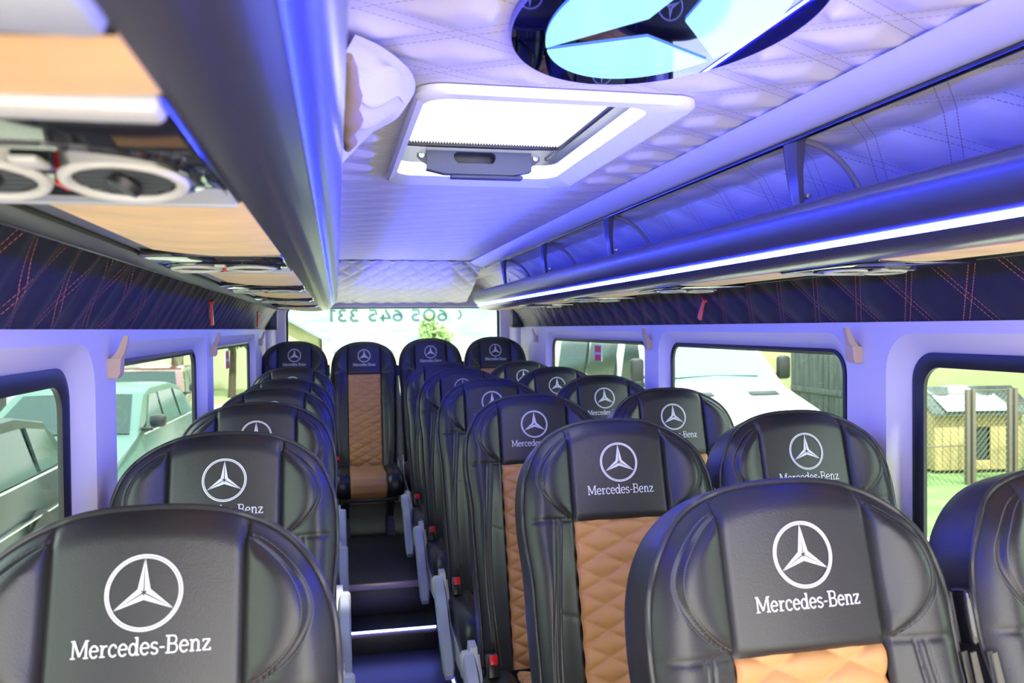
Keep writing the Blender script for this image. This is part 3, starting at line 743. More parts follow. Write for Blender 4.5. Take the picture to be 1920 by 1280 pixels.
# cushion
def cushion_prof(inset=0.0):
    P = [(-0.02, .385), (-0.05, .412), (-0.14, .408), (-0.26, .412), (-0.36, .424), (-0.425, .424), (-0.462, .405), (-0.480, .370), (-0.478, .325), (-0.455, .292), (-0.40, .280), (-0.2, .278), (-0.03, .278)]
    return P
cus = MB(); rings = []
nn = 40
for i in range(nn + 1):
    e = i / nn * 2 - 1; x = 0.232 * e
    k = max(0, (abs(e) - 0.86) / 0.14); sc = math.sqrt(max(0.0, 1 - k ** 2)) * 0.5 + 0.5
    a = abs(x); bol = 0.026 * math.sin(PI * min(1, max(0, a - 0.125) / 0.107)) ** .8 if a > .125 else 0
    bol -= 0.010 * gs(a - 0.125, .006) + 0.006 * gs(a - 0.170, .004)
    ring = []
    for (y, z) in cushion_prof():
        top = z > 0.38
        ring.append(Vector((x, -0.24 + (y + 0.24) * (0.96 + 0.04 * sc) - (0.5 * bol if y < -.45 else 0), 0.35 + (z - 0.35) * (0.75 + 0.25 * sc) + (bol if top else 0))))
    rings.append(ring)
cus.loft(rings)
cin = MB(); prof = cushion_prof()[1:11]
dist = [0]
for i in range(1, len(prof)): dist.append(dist[-1] + math.hypot(prof[i][0] - prof[i - 1][0], prof[i][1] - prof[i - 1][1]))
def pr_at(s):
    s *= dist[-1]
    for i in range(1, len(prof)):
        if s <= dist[i] + 1e-9:
            q = (s - dist[i - 1]) / (dist[i] - dist[i - 1]); a, b = prof[i - 1], prof[i]
            ty, tz = b[0] - a[0], b[1] - a[1]; l = math.hypot(ty, tz)
            return a[0] + ty * q, a[1] + tz * q, tz / l, -ty / l
    return (*prof[-1], 0, -1)
def cif(u, v):
    x = (u * 2 - 1) * 0.121; y, z, ny, nz = pr_at(v)
    edge = 1 - min(1, (0.121 - abs(x)) / 0.010)
    h = 0.003 + (qz(x, v * dist[-1]) if v * dist[-1] < .40 else 0.006) - 0.009 * edge ** 2
    return Vector((x, y + ny * h, z + nz * h))
cin.grid(40, 110, cif)
# pedestal
ped = MB(); ped.box((0, -0.22, 0.262), (0.40, 0.40, 0.035), 0.008)
leg = MB(); leg.loft([[Vector((a * .028, b * .16 - .22, 0.0)) for a, b in ((-1, -1), (1, -1), (1, 1), (-1, 1))], [Vector((a * .02, b * .10 - .22, 0.13)) for a, b in ((-1, -1), (1, -1), (1, 1), (-1, 1))], [Vector((a * .024, b * .19 - .22, 0.246)) for a, b in ((-1, -1), (1, -1), (1, 1), (-1, 1))]])
shell = MB()
for s in (1,): shell.loft([[Vector((s * (0.226 + dx), y, z)) for y, z in [(-0.44, .29), (-0.42, .245), (-0.10, .225), (0.06, .30), (0.09, .42), (0.03, .46), (-0.03, .40), (-.1, .33)]] for dx in (0, 0.012)])
# armrest (on +x side; mirrored copy for the other)
def arm_mb(s):
    m = MB(); x = s * 0.268; pts = []
    path = [(0.035, .455), (-0.01, .452), (-0.06, .425), (-0.14, .365), (-0.22, .295), (-0.30, .225), (-0.325, .20)]
    rings = []
    for i, (y, z) in enumerate(path):
        a = path[max(0, i - 1)]; b = path[min(len(path) - 1, i + 1)]; ty, tz = b[0] - a[0], b[1] - a[1]; l = math.hypot(ty, tz); ny, nz = tz / l, -ty / l
        h = [.020, .030, .032, .030, .028, .026, .018][i]; w_ = [.016, .021, .023, .023, .023, .022, .016][i]
        rings.append([Vector((x + w_ * c[0], y + ny * h * c[1], z + nz * h * c[1])) for c in ((-1, -.6), (-.7, -1), (.7, -1), (1, -.6), (1, .6), (.7, 1), (-.7, 1), (-1, .6))])
    m.loft(rings)
    hub = MB().lathe([(0.0, .030), (0.036, .029), (0.044, .022), (0.046, 0.0), (0.044, -.006)], 28, Matrix.Translation((s * 0.262, 0.005, .440)) @ Matrix.Rotation(s * PI / 2, 4, 'Y'))
    cover = MB(); cover.loft([[Vector((s * xx, y, z)) for y, z in [(0.06, .46), (0.05, .50), (0.00, .495), (-0.03, .43), (-0.10, .34), (-0.10, .27), (-.03, .25), (.05, .33)]] for xx in (0.238, 0.262)])
    return m, hub, cover
def belt_mb(s):
    gd = MB(); c = BP(s * 0.2460, LB - 0.215, -0.030)
    gd.box(c, (0.018, 0.060, 0.085), 0.008, rot=Matrix.Rotation(-TH, 3, 'X').to_euler(), seg=3)
    cl = MB(); cl.box(c + Vector((-s * 0.003, -0.030, -0.022)), (0.014, 0.012, 0.014), 0.004)
    wb = MB()
    for off, dx, dy, tw_ in ((0.0, 0.0, 0.0, 0.5), (0.010, s * 0.012, 0.03, -0.3)):
        rings = []
        for k in range(13):
            q = k / 12; cen = BP(s * (0.2415 + (0.004 if off else 0)), LB - 0.262 - 0.60 * q, 0.012 + 0.016 * sm(0, .3, q) + off * 1.3)
            an = 0.35 + tw_ * q + .15 * math.sin(q * 5); wv = 0.006 + 0.0065 * sm(0, .22, q)
            ax = Vector((math.cos(an), math.sin(an), 0)) * wv; ay = Vector((-math.sin(an), math.cos(an), 0)) * 0.0012
            rings.append([cen - ax - ay, cen + ax - ay, cen + ax + ay, cen - ax + ay])
        wb.loft(rings)
    return gd, cl, wb
def buckle_mb(s):
    a = MB(); a.box((s * 0.205, -0.075, .462), (0.034, 0.030, 0.075), 0.006, rot=Matrix.Rotation(-0.5, 3, 'X').to_euler())
    b = MB(); b.box((s * 0.205, -0.1005, .490), (0.025, 0.012, 0.030), 0.003, rot=Matrix.Rotation(-0.5, 3, 'X').to_euler())
    return a, b

def me_of(mb_, name, m, ang=45, recalc=False):
    o = mb_.build(name, m, None, ang=ang, recalc=recalc); d = o.data; bpy.data.objects.remove(o); return d
D = {}
D['backrest'] = me_of(mb, 'backrest', M_leather, 60)
D['side_gusset'] = me_of(gus, 'side_gusset', M_gusset, 60)
D['piping'] = me_of(piping, 'piping', M_pipe)
D['tan_insert'] = me_of(ins, 'tan_insert', M_tan, 70)
D['star_emblem'] = me_of(emb, 'star_emblem', M_thread, 20)
D['lettering'] = me_of(let, 'lettering', M_thread, 20)
D['stitching'] = me_of(sti, 'stitching', M_seam, 20)
D['cushion'] = me_of(cus, 'cushion', M_leather, 60, True)
D['cushion_insert'] = me_of(cin, 'cushion_insert', M_tan, 70)
D['seat_frame'] = me_of(ped, 'seat_frame', M_frame)
D['leg'] = me_of(leg, 'leg', M_frame, 30, True)
D['side_cover'] = me_of(shell, 'side_cover', M_whiteplastic, 40, True)
for s in (-1, 1):
    a, h, c = arm_mb(s)
    D['armrest', s] = me_of(a, 'armrest', M_greyplastic, 40, True); D['armrest_hub', s] = me_of(h, 'armrest_hub', M_whiteplastic); D['armrest_cover', s] = me_of(c, 'armrest_cover', M_whiteplastic, 40, True)
    a, c, b = belt_mb(s)
    D['belt_guide', s] = me_of(a, 'belt_guide', M_gloss); D['guide_clip', s] = me_of(c, 'guide_clip', M_metal); D['seat_belt', s] = me_of(b, 'seat_belt', M_web, 60)
    a, b = buckle_mb(s)
    D['belt_buckle', s] = me_of(a, 'belt_buckle', M_black); D['buckle_button', s] = me_of(b, 'buckle_button', M_red)

def seat(x, ylogo, z, label, group, arm=0, belt=0, buckle=0, rz=0.0, dz=0.0):
    t = thing('coach_seat', label, 'seat', (x, ylogo - 0.204, z + dz), math.radians(rz), group)
    b = link('backrest', D['backrest'], t)
    for n_, lb in (('side_gusset', None), ('piping', None), ('star_emblem', 'silver embroidered star in a ring'), ('lettering', 'silver embroidered lettering'), ('stitching', None)):
        k = link(n_, D[n_], b)
        if n_ == 'stitching': k['kind'] = 'stuff'
        if lb: k['label'] = lb
    link('tan_insert', D['tan_insert'], t)['label'] = 'tan diamond-quilted back insert'
    c = link('cushion', D['cushion'], t); link('cushion_insert', D['cushion_insert'], c)['label'] = 'tan quilted cushion insert'
    fr = link('seat_frame', D['seat_frame'], t); 
    for xx in (-0.15, 0.15):
        l = link('leg', D['leg'], fr); l.location = (xx, 0, 0)
    link('side_cover', D['side_cover'], t); link('side_cover', D['side_cover'], t).location = (-0.464, 0, 0)
    if arm:
        a = link('armrest', D['armrest', arm], t); a['label'] = 'grey plastic armrest folded down'
        link('armrest_hub', D['armrest_hub', arm], a); link('armrest_cover', D['armrest_cover', arm], a)
    if belt:
        g_ = link('belt_guide', D['belt_guide', belt], t); link('guide_clip', D['guide_clip', belt], g_); link('seat_belt', D['seat_belt', belt], t)
    if buckle:
        g_ = link('belt_buckle', D['belt_buckle', buckle], t); link('buckle_button', D['buckle_button', buckle], g_)['label'] = 'red release button'
    return t

ORD = ['nearest', 'second', 'third', 'fourth', 'fifth', 'sixth']
XL, XA, XV = -0.705, 0.208, 0.715
HZ = E - 0.228 - 1.2745 - PLAT
for i, (y, rz, d_) in enumerate(((1.13, -2.5, -0.003), (1.91, -2, 0.0), (2.68, -1, 0.0), (3.48, 0, -0.008), (4.20, 0, -0.014), (4.90, 0, 0.012))):
    seat(XL, y, PLAT, 'black leather coach seat in the single column along the left windows, %s from the camera' % ORD[i], 'single seats along the left windows', 1, -1, 0, rz, HZ + d_)
for i, (y, d_) in enumerate(((1.09, -0.004), (1.91, 0.0), (2.78, -0.006), (3.56, 0.004), (4.41, 0.010), (5.22, 0.014))):
    seat(XA - (0.006 if i == 0 else 0), y, PLAT, 'black leather coach seat on the right edge of the aisle, %s from the camera' % ORD[i], 'aisle seats of the paired rows', -1, 1, -1, 1.0 if i == 0 else 0, HZ + d_)
for i, (y, d_) in enumerate(((1.09, -0.004), (1.92, 0.004), (2.77, 0.004), (3.54, 0.008), (4.35, 0.010), (5.17, 0.012))):
    seat(XV + (0.006 if i == 0 else 0), y, PLAT, 'black leather coach seat beside the right windows, %s from the camera' % ORD[i], 'window seats of the paired rows', 0, -1 if i == 0 else 0, 0, 1.0 if i == 0 else 0, HZ + d_)
for i, (x, lb, d_) in enumerate(((-0.745, 'leftmost', 0.01), (-0.262, 'facing the aisle', 0.0), (0.215, 'third from the left', 0.02), (0.695, 'rightmost', 0.025))):
    lab = 'black leather coach seat in the back row under the rear window, %s' % lb
    seat(x, 6.02, 0.265, lab, 'four seats of the back row', 0, 1 if i < 3 else 0, -1 if i == 1 else 0, 0, -0.012 + d_).scale = (0.955, 1, 1)

# ------------------------------------------------------------------ small fittings on walls
def hammer(sx, y, z, tilt, label):
    L = (sx * (0.972 - 0.088 * (z / .145) - 0.012), y, E + z)
    t = thing('emergency_hammer', label, 'hammer', L)
    R = Matrix.Translation(L) @ Matrix.Rotation(tilt, 4, 'X') @ Matrix.Scale(0.72, 4)
    def q(mbx): mbx.v = [tuple(Vector(v)) for v in mbx.v]; return mbx
    m = MB().box((0, 0, 0), (0.012, 0.045, 0.11), 0.006); m.v = [tuple(R @ (Vector(v) + Vector((sx * 0.004, 0, 0)))) for v in m.v]; m.build('holder', M_plexi, t, loc=L)
    m = MB(); m.loft([[Vector((-sx * .014 + a * .006, b * w_, z_)) for a, b in ((-1, -1), (1, -1), (1, 1), (-1, 1))] for z_, w_ in ((.03, .007), (-.01, .006), (-.035, .010), (-.075, .016), (-.085, .014))]); m.v = [tuple(R @ Vector(v)) for v in m.v]; m.build('handle', M_red, t, loc=L, recalc=True)
    m = MB().tube([(-sx * .014, -.028, .036), (-sx * .014, -.022, .036), (-sx * .014, 0.02, .036), (-sx * .014, .030, .036)], [.004, .010, .011, .006], 10); m.v = [tuple(R @ Vector(v)) for v in m.v]; m.build('hammer_head', M_red, t, loc=L)
hammer(-1, 3.20, 0.080, 0.25, 'red emergency hammer on the dark band of the left wall, the nearer one')
hammer(-1, 5.05, 0.076, -0.1, 'red emergency hammer on the dark band of the left wall, the farther one')
hammer(1, 2.91, 0.078, 0.55, 'red emergency hammer tilted on the dark band of the right wall')

def hook(sx, y, z, label):
    L = (sx * XW, y, E + z)
    t = thing('coat_hook', label, 'hook', L, 0, 'beige coat hooks on the window posts')
    m = MB()
    def sec(z_, w_, x0, x1): return [Vector((sx * (XW - x1), y - w_, E + z + z_)), Vector((sx * (XW - x0), y - w_ * 1.1, E + z + z_)), Vector((sx * (XW - x0), y + w_ * 1.1, E + z + z_)), Vector((sx * (XW - x1), y + w_, E + z + z_))]
    m.loft([sec(-.045, .017, -.002, .020), sec(-.035, .018, -.002, .026), sec(0.0, .017, -.002, .028)]); m.build('hook_base', M_hook, t, loc=L, recalc=True)
    m = MB(); m.loft([sec(0.0, .014, .006, .028), sec(.012, .011, .016, .034), sec(.035, .008, .026, .040), sec(.052, .006, .032, .042)]); m.build('hook_tip', M_hook, t, loc=L, recalc=True)
PN = ['nearest', 'middle', 'farthest']
for sx, nm in ((-1, 'left'), (1, 'right')):
    for i, y in enumerate((2.05, 3.60, 5.80)):
        hook(sx, y, -0.062, 'beige coat hook on the %s window post of the %s wall' % (PN[i], nm))
def sticker(sx, y, z, label):
    L = (sx * (XG - 0.003), y, E + z)
    t = thing('window_sticker', label, 'sticker', L)
    MB().box(L, (0.002, 0.13, 0.092)).build('paper', M_whiteplastic, t, loc=L, smooth=False)
    for dz_, h_ in ((0.022, .040), (-0.026, .038)):
        MB().box((L[0] - sx * .0012, y, L[2] + dz_), (0.0014, 0.105, h_ * .86)).build('red_print', M_redp, t, loc=L, smooth=False)
sticker(-1, 4.44, -0.150, 'red and white notice stuck on the farthest left window')
sticker(1, 4.50, -0.150, 'red and white notice stuck on the farthest right window')

o = MB().box((0.021, 3.25, 0.09), (0.006, 0.7, 0.010), 0.002).build('trim_12', M_ledstep); o['kind'] = 'structure'  # added light strip, itself unseen, for the blue glow on the aisle floor

# ------------------------------------------------------------------ outside the windows
GZ = -0.62
M_grass = mat('lawn_grass', lin((0.45, 0.55, 0.33)), 0.9, noise=(2.0, 0.25, (1, 1, 1)))
M_field = mat('pale_field', lin((0.58, 0.60, 0.40)), 0.95, noise=(0.15, 0.12, (1, 1, 1)))
M_pave = mat('yard_paving', lin((0.74, 0.71, 0.66)), 0.85, noise=(3, 0.1, (1, 1, 1)))
M_hill = mat('wooded_hill', lin((0.42, 0.54, 0.48)), 0.95, noise=(0.12, 0.35, (1, 1, 1)))
M_leaf = mat('leaf_green', lin((0.36, 0.52, 0.22)), 0.7)
M_leafd = mat('leaf_dark', lin((0.22, 0.34, 0.20)), 0.7)
M_bark = mat('bark', lin((0.30, 0.25, 0.21)), 0.9, noise=(20, 0.3, (1, 1, .3)))
M_yellow = mat('yellow_render', lin((0.76, 0.73, 0.55)), 0.9, noise=(1.2, 0.05, (1, 1, 1)))
M_pale = mat('pale_render', lin((0.66, 0.66, 0.52)), 0.9)
M_leafl = mat('leaf_light', lin((0.55, 0.68, 0.42)), 0.7)
M_white = mat('white_render', lin((0.80, 0.83, 0.81)), 0.9)
M_roofg = mat('grey_roofing', lin((0.46, 0.52, 0.55)), 0.8)
M_oldwood = mat('weathered_boards', lin((0.32, 0.34, 0.34)), 0.8, noise=(18, 0.35, (1, 1, .12)))
M_newwood = mat('pale_boards', lin((0.70, 0.60, 0.42)), 0.75, noise=(14, 0.2, (1, 1, .2)))
M_dark = mat('dark_opening', (0.03, 0.035, 0.04), 0.4)
M_cglass = mat('vehicle_glass', (0.025, 0.045, 0.04), 0.08, spec=0.25)
M_wsglass = mat('windscreen_glass', lin((0.42, 0.58, 0.58)), 0.05, coat=1.0, spec=0.8)
M_vwhite = mat('white_paint', lin((0.90, 0.90, 0.90)), 0.2, coat=0.6)
M_cdark = mat('teal_paint', lin((0.10, 0.17, 0.17)), 0.3, spec=0.25)
M_csilver = mat('silver_paint', lin((0.33, 0.43, 0.41)), 0.3, spec=0.25)
M_cred = mat('maroon_paint', lin((0.42, 0.16, 0.15)), 0.2, coat=0.8)
M_tyre = mat('tyre_rubber', (0.015, 0.015, 0.015), 0.8)
M_fence = mat('rusty_fence', lin((0.42, 0.37, 0.35)), 0.7, metal=0.2)
M_wire = mat('fence_wire', lin((0.52, 0.52, 0.46)), 0.5, metal=0.4)
o = MB().grid(30, 30, lambda u, v: Vector((-90 + 180 * u, -30 + 230 * v, GZ - 0.012))).build('ground', M_field); o['kind'] = 'structure'
o = MB().grid(8, 8, lambda u, v: Vector((-14 + 22 * u, -14 + 40 * v, GZ - 0.006))).build('ground', M_pave); o['kind'] = 'structure'
o = MB().grid(8, 8, lambda u, v: Vector((5.6 + 10 * u, 1 + 16 * v, GZ))).build('ground', M_grass); o['kind'] = 'structure'
o = MB().grid(4, 8, lambda u, v: Vector((-14 + 10.5 * u, 1.5 + 4.2 * v, GZ))).build('ground', M_grass); o['kind'] = 'structure'
def hillf(u, v):
    x = -160 + 320 * u; y = 120 + 110 * v
    return Vector((x, y, GZ + sm(0, .8, v) * (6.5 + 2.0 * math.sin(x * .02 + 1) + 1.2 * math.sin(x * .061)) + 0.9 * sm(.1, .8, v) * math.sin(x * .55 + 3 * math.sin(y)) * math.sin(y * .4)))
o = MB().grid(240, 40, hillf).build('terrain', M_hill); o['kind'] = 'structure'

def vehicle(name, label, cat, loc, rz, prof, w0, zb, k, paint, shield, sides, wheels, hood_vents=False, mirrors=True, lamp_z=0.75, wsm=None, top_paint=None):
    t = thing(name, label, cat, loc, rz)
    hwz = lambda z: (w0 - max(0.0, z - zb) * k) - max(0.0, 0.45 - z) * 0.25
    rings = []
    for fx, ins_ in ((-1, .05), (-.985, .02), (-.94, 0.0), (-.6, -.012), (0, -.018), (.6, -.012), (.94, 0), (.985, .02), (1, .05)):
        cy_ = sum(p[0] for p in prof) / len(prof); cz_ = sum(p[1] for p in prof) / len(prof)
        rings.append([Vector((fx * hwz(z), y + (cy_ - y) * ins_ * .3, z + (cz_ - z) * ins_ * .6)) for y, z in prof])
    m = MB(); m.loft(rings); m.build('body', paint, t, ang=38, recalc=True)
    def strip(pa, pb, ina, inb, nm, mt, lift=0.012, kk=(-1, -.5, 0, .5, 1)):
        dy, dz = pb[0] - pa[0], pb[1] - pa[1]; l = math.hypot(dy, dz); ny, nz = -dz / l, dy / l
        mm = MB(); r1 = []
        for li in (-.01, lift):
            r1.append([Vector((a * (hwz(pa[1]) - ina), pa[0] + ny * li, pa[1] + nz * li + .012 * (1 - a * a))) for a in kk] + [Vector((a * (hwz(pb[1]) - inb), pb[0] + ny * li, pb[1] + nz * li + .012 * (1 - a * a))) for a in reversed(kk)])
        mm.loft(r1); return mm.build(nm, mt, t, recalc=True, ang=30)
    strip(shield[0], shield[1], 0.09, 0.13, 'windscreen', wsm or M_cglass)
    for nm, mt, poly in sides:
        for sx in (-1, 1):
            mm = MB(); mm.loft([[Vector((sx * (hwz(z) + d), y, z)) for y, z in poly] for d in (-.02, .006)]); mm.build(nm, mt, t, recalc=True, smooth=False)
    for (y, r) in wheels:
        for sx in (-1, 1):
            MWm = Matrix.Translation((sx * (w0 - .10), y, r)) @ Matrix.Rotation(sx * PI / 2, 4, 'Y')
            wl_ = MB().lathe([(r * .55, -.10), (r * .95, -.10), (r, -.06), (r, .07), (r * .93, .11), (r * .62, .112)], 28, MWm).build('wheel', M_tyre, t)
            MB().lathe([(r * .64, .105), (r * .55, .085), (r * .2, .095), (0, .10)], 20, MWm).build('wheel_rim', M_metal, wl_)
    if mirrors:
        for sx in (-1, 1):
            yb, zm = shield[0][0] + .25, shield[0][1] + (.16 if hood_vents else .13)
            h_ = .34 if hood_vents else .16
            MB().box((sx * (w0 + .17), yb, zm), (.20, .12, h_), .05).box((sx * (w0 + .02), yb, zm - .1), (.18, .05, .04), .01).build('door_mirror', M_black, t)
    for sx in (-1, 1):
        MB().box((sx * (w0 - .28), .02, lamp_z), (.34, .10, .18), .05).build('headlamp', M_plexi2, t)
    MB().box((0, -.005, lamp_z - .05), (w0 * .9, .06, .16), .02).build('grille', M_black, t)
    if hood_vents:
        for sx in (-1, 1):
            a, b = prof[3], prof[4]
            q = .72; yy, zz = a[0] + (b[0] - a[0]) * q, a[1] + (b[1] - a[1]) * q
            MB().box((sx * .48, yy, zz + .022), (.42, .13, .02), .006, rot=Matrix.Rotation(math.atan2(b[1] - a[1], b[0] - a[0]), 3, 'X').to_euler()).build('hood_vent', M_dark, t)
        MB().tube([(-.7, shield[0][0] + .02, shield[0][1] + .05), (.0, shield[0][0] + .06, shield[0][1] + .075), (.6, shield[0][0] + .03, shield[0][1] + .06)], .012, 6).build('wiper', M_black, t)
    return t
M_plexi2 = mat('lamp_lens', (0.7, 0.74, 0.76), 0.05, coat=1.0)
VANP = [(.05, .30), (-.02, .55), (.03, .95), (.16, 1.10), (1.02, 1.36), (1.10, 1.42), (1.92, 2.18), (2.30, 2.42), (3.2, 2.50), (6.6, 2.50), (6.72, 2.30), (6.75, .34)]
vehicle('white_van', 'white panel van parked outside the right windows with its nose towards us', 'van', (4.8, 9.6, GZ), 0, VANP, 0.96, 1.25, 0.14, M_vwhite, ((1.14, 1.46), (1.93, 2.19)),
        [('side_window', M_cglass, [(1.62, 1.36), (2.60, 1.36), (2.60, 2.02), (2.10, 2.02)]), ('side_window', M_cglass, [(2.95, 1.36), (4.35, 1.36), (4.35, 2.04), (2.95, 2.04)]), ('side_window', M_cglass, [(4.55, 1.36), (6.3, 1.36), (6.3, 2.04), (4.55, 2.04)])],
        [(.98, .35), (5.3, .35)], True, True, .85, M_wsglass)
CARP = [(.06, .26), (-.02, .42), (.02, .62), (.12, .74), (1.15, .96), (1.20, .98), (1.95, 1.42), (2.35, 1.50), (3.4, 1.50), (4.05, 1.40), (4.45, 1.02), (4.52, .85), (4.50, .30)]
CS = [('side_window', M_cglass, [(1.62, 1.0), (2.55, .99), (2.55, 1.40), (2.20, 1.40)]), ('side_window', M_cglass, [(2.65, .99), (3.50, .99), (3.42, 1.40), (2.65, 1.41)]), ('side_window', M_cglass, [(3.6, .99), (4.22, 1.0), (3.98, 1.33), (3.55, 1.39)]), ('chrome_strip', M_metal, [(1.5, .955), (4.3, .955), (4.3, .975), (1.5, .975)]), ('chrome_strip', M_metal, [(1.0, .60), (4.2, .60), (4.2, .615), (1.0, .615)])]
vehicle('parked_car', 'dark teal estate car parked outside the nearest left window', 'car', (-3.95, 4.5, GZ), 0, CARP, 0.90, .95, 0.26, M_cdark, ((1.22, 1.0), (1.96, 1.42)), CS, [(.85, .32), (3.65, .32)], lamp_z=.62)
vehicle('parked_car', 'pale silver car with its bonnet towards us behind the middle left window', 'car', (-3.75, 9.5, GZ), math.radians(-2), CARP, 0.90, .95, 0.26, M_csilver, ((1.22, 1.0), (1.96, 1.42)), CS, [(.85, .32), (3.65, .32)], lamp_z=.62)
vehicle('parked_car', 'maroon car parked farther back beyond the silver one', 'car', (-4.2, 15.6, GZ), math.radians(2), CARP, 0.90, .95, 0.26, M_cred, ((1.22, 1.0), (1.96, 1.42)), CS, [(.85, .32), (3.65, .32)], lamp_z=.62)

def tree(label, x, y, h, r, cz, mt, n, group=None, seed=1, trunk=0.14, leaf=0.16, name='tree', flat=1.0):
    t = thing(name, label, 'tree' if name == 'tree' else 'bush', (x, y, GZ), 0, group); rnd = random.Random(seed)
    m = MB(); m.tube([(0, 0, 0), (.06, .03, h * .25), (-.05, .05, h * .5), (.05, 0, h * .85)], [trunk, trunk * .8, trunk * .6, trunk * .25], 8)
    for k in range(4):
        a = rnd.random() * 6.28; m.tube([(0, 0, h * (.4 + .1 * k)), (r * .35 * math.cos(a), r * .35 * math.sin(a), h * (.5 + .1 * k)), (r * .7 * math.cos(a), r * .7 * math.sin(a), h * (.58 + .1 * k))], [trunk * .4, trunk * .3, trunk * .12], 5)
    m.build('trunk', M_bark, t)
    m = MB(); lob = [(rnd.uniform(-.5, .5) * r, rnd.uniform(-.5, .5) * r, cz + rnd.uniform(-.5, .5) * r * flat, r * rnd.uniform(.35, .62)) for _ in range(9)]
    for k in range(n):
        cx_, cy_, c_z, lr = lob[k % 9]
        d = Vector((rnd.gauss(0, 1), rnd.gauss(0, 1), rnd.gauss(0, 1))).normalized() * lr * rnd.uniform(.55, 1.0); c = Vector((cx_, cy_, c_z)) + d
        if c.z < 0.03: continue
        a = Vector((rnd.gauss(0, 1), rnd.gauss(0, 1), rnd.gauss(0, 1))).normalized(); b = a.orthogonal().normalized(); s_ = leaf * rnd.uniform(.6, 1.2)
        m.add([c - a * s_, c - b * s_ * .45, c + a * s_, c + b * s_ * .45], [(0, 1, 2, 3)])
    m.build('crown', mt, t, smooth=False)['kind'] = 'stuff'
    return t
tree('slim bright green tree beside the white house, seen through the middle left window', -4.85, 24.5, 7, 1.3, 4.6, M_leaf, 2600, seed=4, trunk=.20)
tree('dense dark tree behind the parked cars, seen through the farthest left window', -3.9, 29.0, 6, 1.3, 3.0, M_leafd, 3200, seed=5)
tree('young bright green tree standing alone in the field behind the rear window', 2.75, 27.0, 2.9, 0.62, 2.15, M_leafl, 900, seed=8, trunk=.06, leaf=.11)
tree('low rounded green bush right of the lone tree in the rear window', 4.0, 23.0, 1.5, 0.9, 0.85, M_leafl, 1500, seed=9, trunk=.05, leaf=.11, name='bush')
tree('low rounded green bush farthest right in the rear window, behind another', 5.4, 25.0, 1.5, 0.7, 0.9, M_leafl, 1200, seed=10, trunk=.05, leaf=.11, name='bush')

def house(label, x0, x1, y0, y1, he, hr, wallm, roofm, ridge='y', name='house', wins=()):
    t = thing(name, label, 'house', ((x0 + x1) / 2, (y0 + y1) / 2, GZ)); L = t.location.copy()
    m = MB(); xm, ym = (x0 + x1) / 2, (y0 + y1) / 2
    if ridge == 'y':
        m.loft([[Vector((x0, y, GZ)), Vector((x1, y, GZ)), Vector((x1, y, GZ + he)), Vector((xm, y, GZ + hr)), Vector((x0, y, GZ + he))] for y in (y0, y1)])
        rs = [[(x0 - .4, GZ + he - .25), (xm, GZ + hr + .05)], [(xm, GZ + hr + .05), (x1 + .4, GZ + he - .25)]]
        mk = lambda p, y: Vector((p[0], y, p[1])); e0, e1 = y0 - .4, y1 + .4
    else:
        m.loft([[Vector((x, y0, GZ)), Vector((x, y1, GZ)), Vector((x, y1, GZ + he)), Vector((x, ym, GZ + hr)), Vector((x, y0, GZ + he))] for x in (x0, x1)])
        rs = [[(y0 - .4, GZ + he - .25), (ym, GZ + hr + .05)], [(ym, GZ + hr + .05), (y1 + .4, GZ + he - .25)]]
        mk = lambda p, x: Vector((x, p[0], p[1])); e0, e1 = x0 - .4, x1 + .4
    m.build('wall', wallm, t, loc=L, recalc=True, smooth=False)
    for a, b in rs:
        m = MB(); m.loft([[mk(a, e0), mk(b, e0), mk(b, e1), mk(a, e1)], [mk(a, e0) + Vector((0, 0, .12)), mk(b, e0) + Vector((0, 0, .12)), mk(b, e1) + Vector((0, 0, .12)), mk(a, e1) + Vector((0, 0, .12))]])
        m.build('roof_slope', roofm, t, loc=L, recalc=True, smooth=False)
    for (c, d) in wins:
        f_ = MB().box(c, d, .01).build('window', M_white, t, loc=L)
        dd = [v * (.86 if v > .3 else 1.3) for v in d]; MB().box(c, dd, 0).build('pane', M_dark, f_, loc=L)
    return t
house('pale house with a grey gable roof on the left in the rear window', -6.6, -1.15, 33, 43, 1.96, 3.45, M_pale, M_roofg, 'y', wins=[((-2.6, 33, .8), (.8, .1, .9))])
house('low pale building with a grey roof beside the gabled house in the rear window', -0.2, 1.6, 36, 43, 1.45, 2.05, M_pale, M_roofg, 'x', wins=[((1.2, 36, .4), (.8, .1, .8))])
house('white house with dark windows beyond the cars on the left', -13, -6.6, 14, 28, 5.0, 7.2, M_white, M_roofg, 'y', wins=[((-6.6, 16.6, .9), (.1, 1.3, 1.9)), ((-6.6, 20.2, 1.2), (.1, 1.2, 1.3)), ((-6.6, 25.0, .5), (.1, 1.4, 2.0))])
yh = house('pale yellow house filling the view beyond the fence on the right', 10.55, 18, 7.0, 30, 6.2, 8.6, M_yellow, M_roofg, 'y', wins=[((10.55, 23.5, 1.5), (.1, 1.1, 1.3))])
L = yh.location.copy()
dr = link('barn_door', None, yh); dr['label'] = 'dark weathered board door'
rnd = random.Random(11)
for k in range(15):
    yy = 15.55 + k * .20
    MB().box((10.50 - .012 * rnd.random(), yy, GZ + 1.35 + .03 * rnd.random()), (.05, .19, 2.7), .006).build('plank', M_oldwood, dr, loc=L)
MB().box((10.45, 16.9, GZ + 1.9), (.04, 3.0, .14), .01).build('cross_rail', M_oldwood, dr, loc=L)
MB().box((10.45, 16.9, GZ + .7), (.04, 3.0, .14), .01).build('cross_rail', M_oldwood, dr, loc=L)

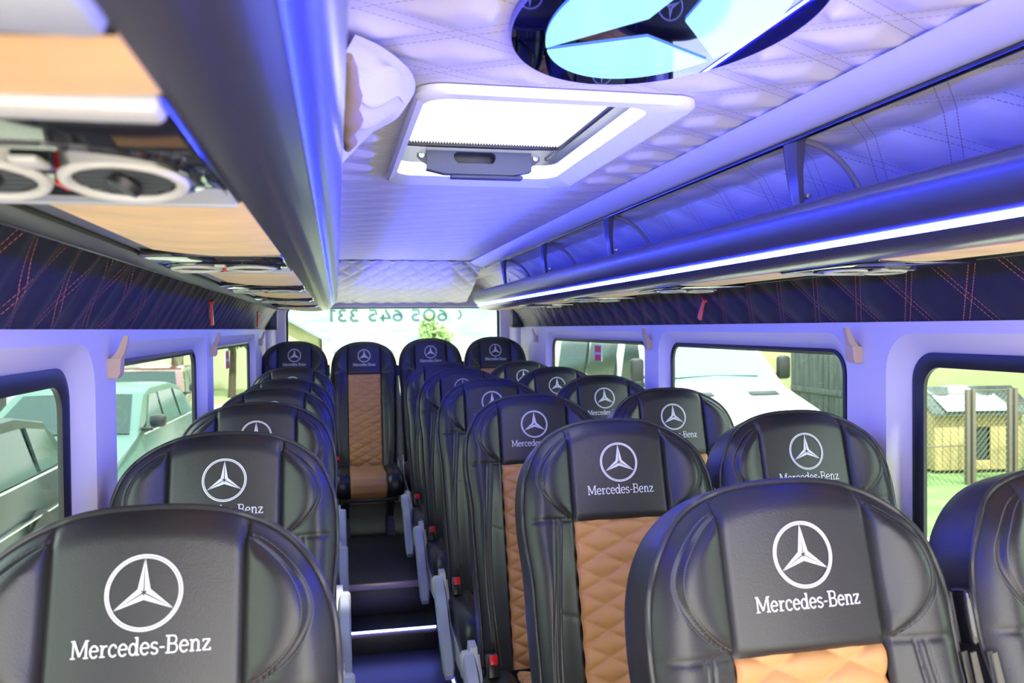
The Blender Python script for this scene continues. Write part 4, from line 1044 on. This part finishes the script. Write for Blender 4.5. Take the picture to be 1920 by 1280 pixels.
# kennel of boards with a pitched roof
kn = thing('dog_kennel', 'small board kennel with a pitched roof on the lawn behind the wire fence', 'kennel', (8.95, 11.0, GZ), math.radians(-8))
for k in range(11):
    x = -.62 + k * .124
    if -.14 < x < .16:
        MB().box((x, -.40, .80), (.118, .03, .22), .004).build('plank', M_newwood, kn); MB().box((x, -.40, .12), (.118, .03, .14), .004).build('plank', M_newwood, kn)
    else: MB().box((x, -.40, .48), (.118, .03, .86), .004).build('plank', M_newwood, kn)
for sx in (-1, 1):
    for k in range(6): MB().box((sx * .67, -.33 + k * .132, .48), (.03, .126, .86), .004).build('plank', M_newwood, kn)
MB().box((0, .40, .48), (1.34, .03, .86), .004).build('back_board', M_newwood, kn)
MB().box((0, -.36, .44), (.34, .02, .52), .0).build('doorway', M_dark, kn)
m = MB(); m.loft([[Vector((x, y, z)) for y, z in ((-.56, .88), (0, 1.22), (.56, .88), (.56, .92), (0, 1.27), (-.56, .92))] for x in (-.80, .80)]); m.build('pitched_roof', M_oldwood, kn, recalc=True, smooth=False)
m = MB(); m.loft([[Vector((x, -.40, .92)), Vector((x, 0, 1.20)), Vector((x, .40, .92))] for x in (-.66, .66)]); m.build('gable', M_newwood, kn, recalc=True, smooth=False)
m = MB(); m.grid(16, 10, lambda u, v: Vector((-.60 + 1.0 * u, -.60 + .62 * v, .95 + .36 * v * .9 + .03 * math.sin(u * 9) * math.sin(v * 6)))); m.build('tarpaulin', mat('pale_tarp', lin((0.74, 0.86, 0.88)), .6), kn)

# chain-link fence with a narrow gate
fc = thing('wire_fence', 'rusty post and chain-link fence with a gate on the right lawn', 'fence', (8.6, 9.9, GZ), math.radians(3))
for x in (-1.35, -.52, -.42, .20, .30, 1.3): MB().box((x, 0, .66), (.055, .055, 1.32), .006).build('post', M_fence, fc)
for (a, b, z) in ((-1.35, -.52, 1.27), (-.42, .20, 1.30), (.30, 1.3, 1.10), (-1.35, -.52, .55)): MB().tube([(a, 0, z), (b, 0, z)], .010, 6).build('rail', M_fence, fc)
m = MB()
for (a, b, z1) in ((-1.35, -.52, 1.25), (-.42, .20, 1.28), (.30, 1.3, 1.08)):
    p_ = .085; k = a - z1
    while k < b:
        for dr_ in (1, -1):
            q0, q1 = max(a, k), min(b, k + z1)
            if q1 > q0:
                P0, P1 = (q0, q0 - k), (q1, q1 - k)
                if dr_ < 0: P0, P1 = (q0, z1 - (q0 - k)), (q1, z1 - (q1 - k))
                m.tube([(P0[0], .004 * dr_, P0[1] + .02), (P1[0], .004 * dr_, P1[1] + .02)], .0035, 3)
        k += p_
m.build('chain_link', M_wire, fc)['kind'] = 'stuff'
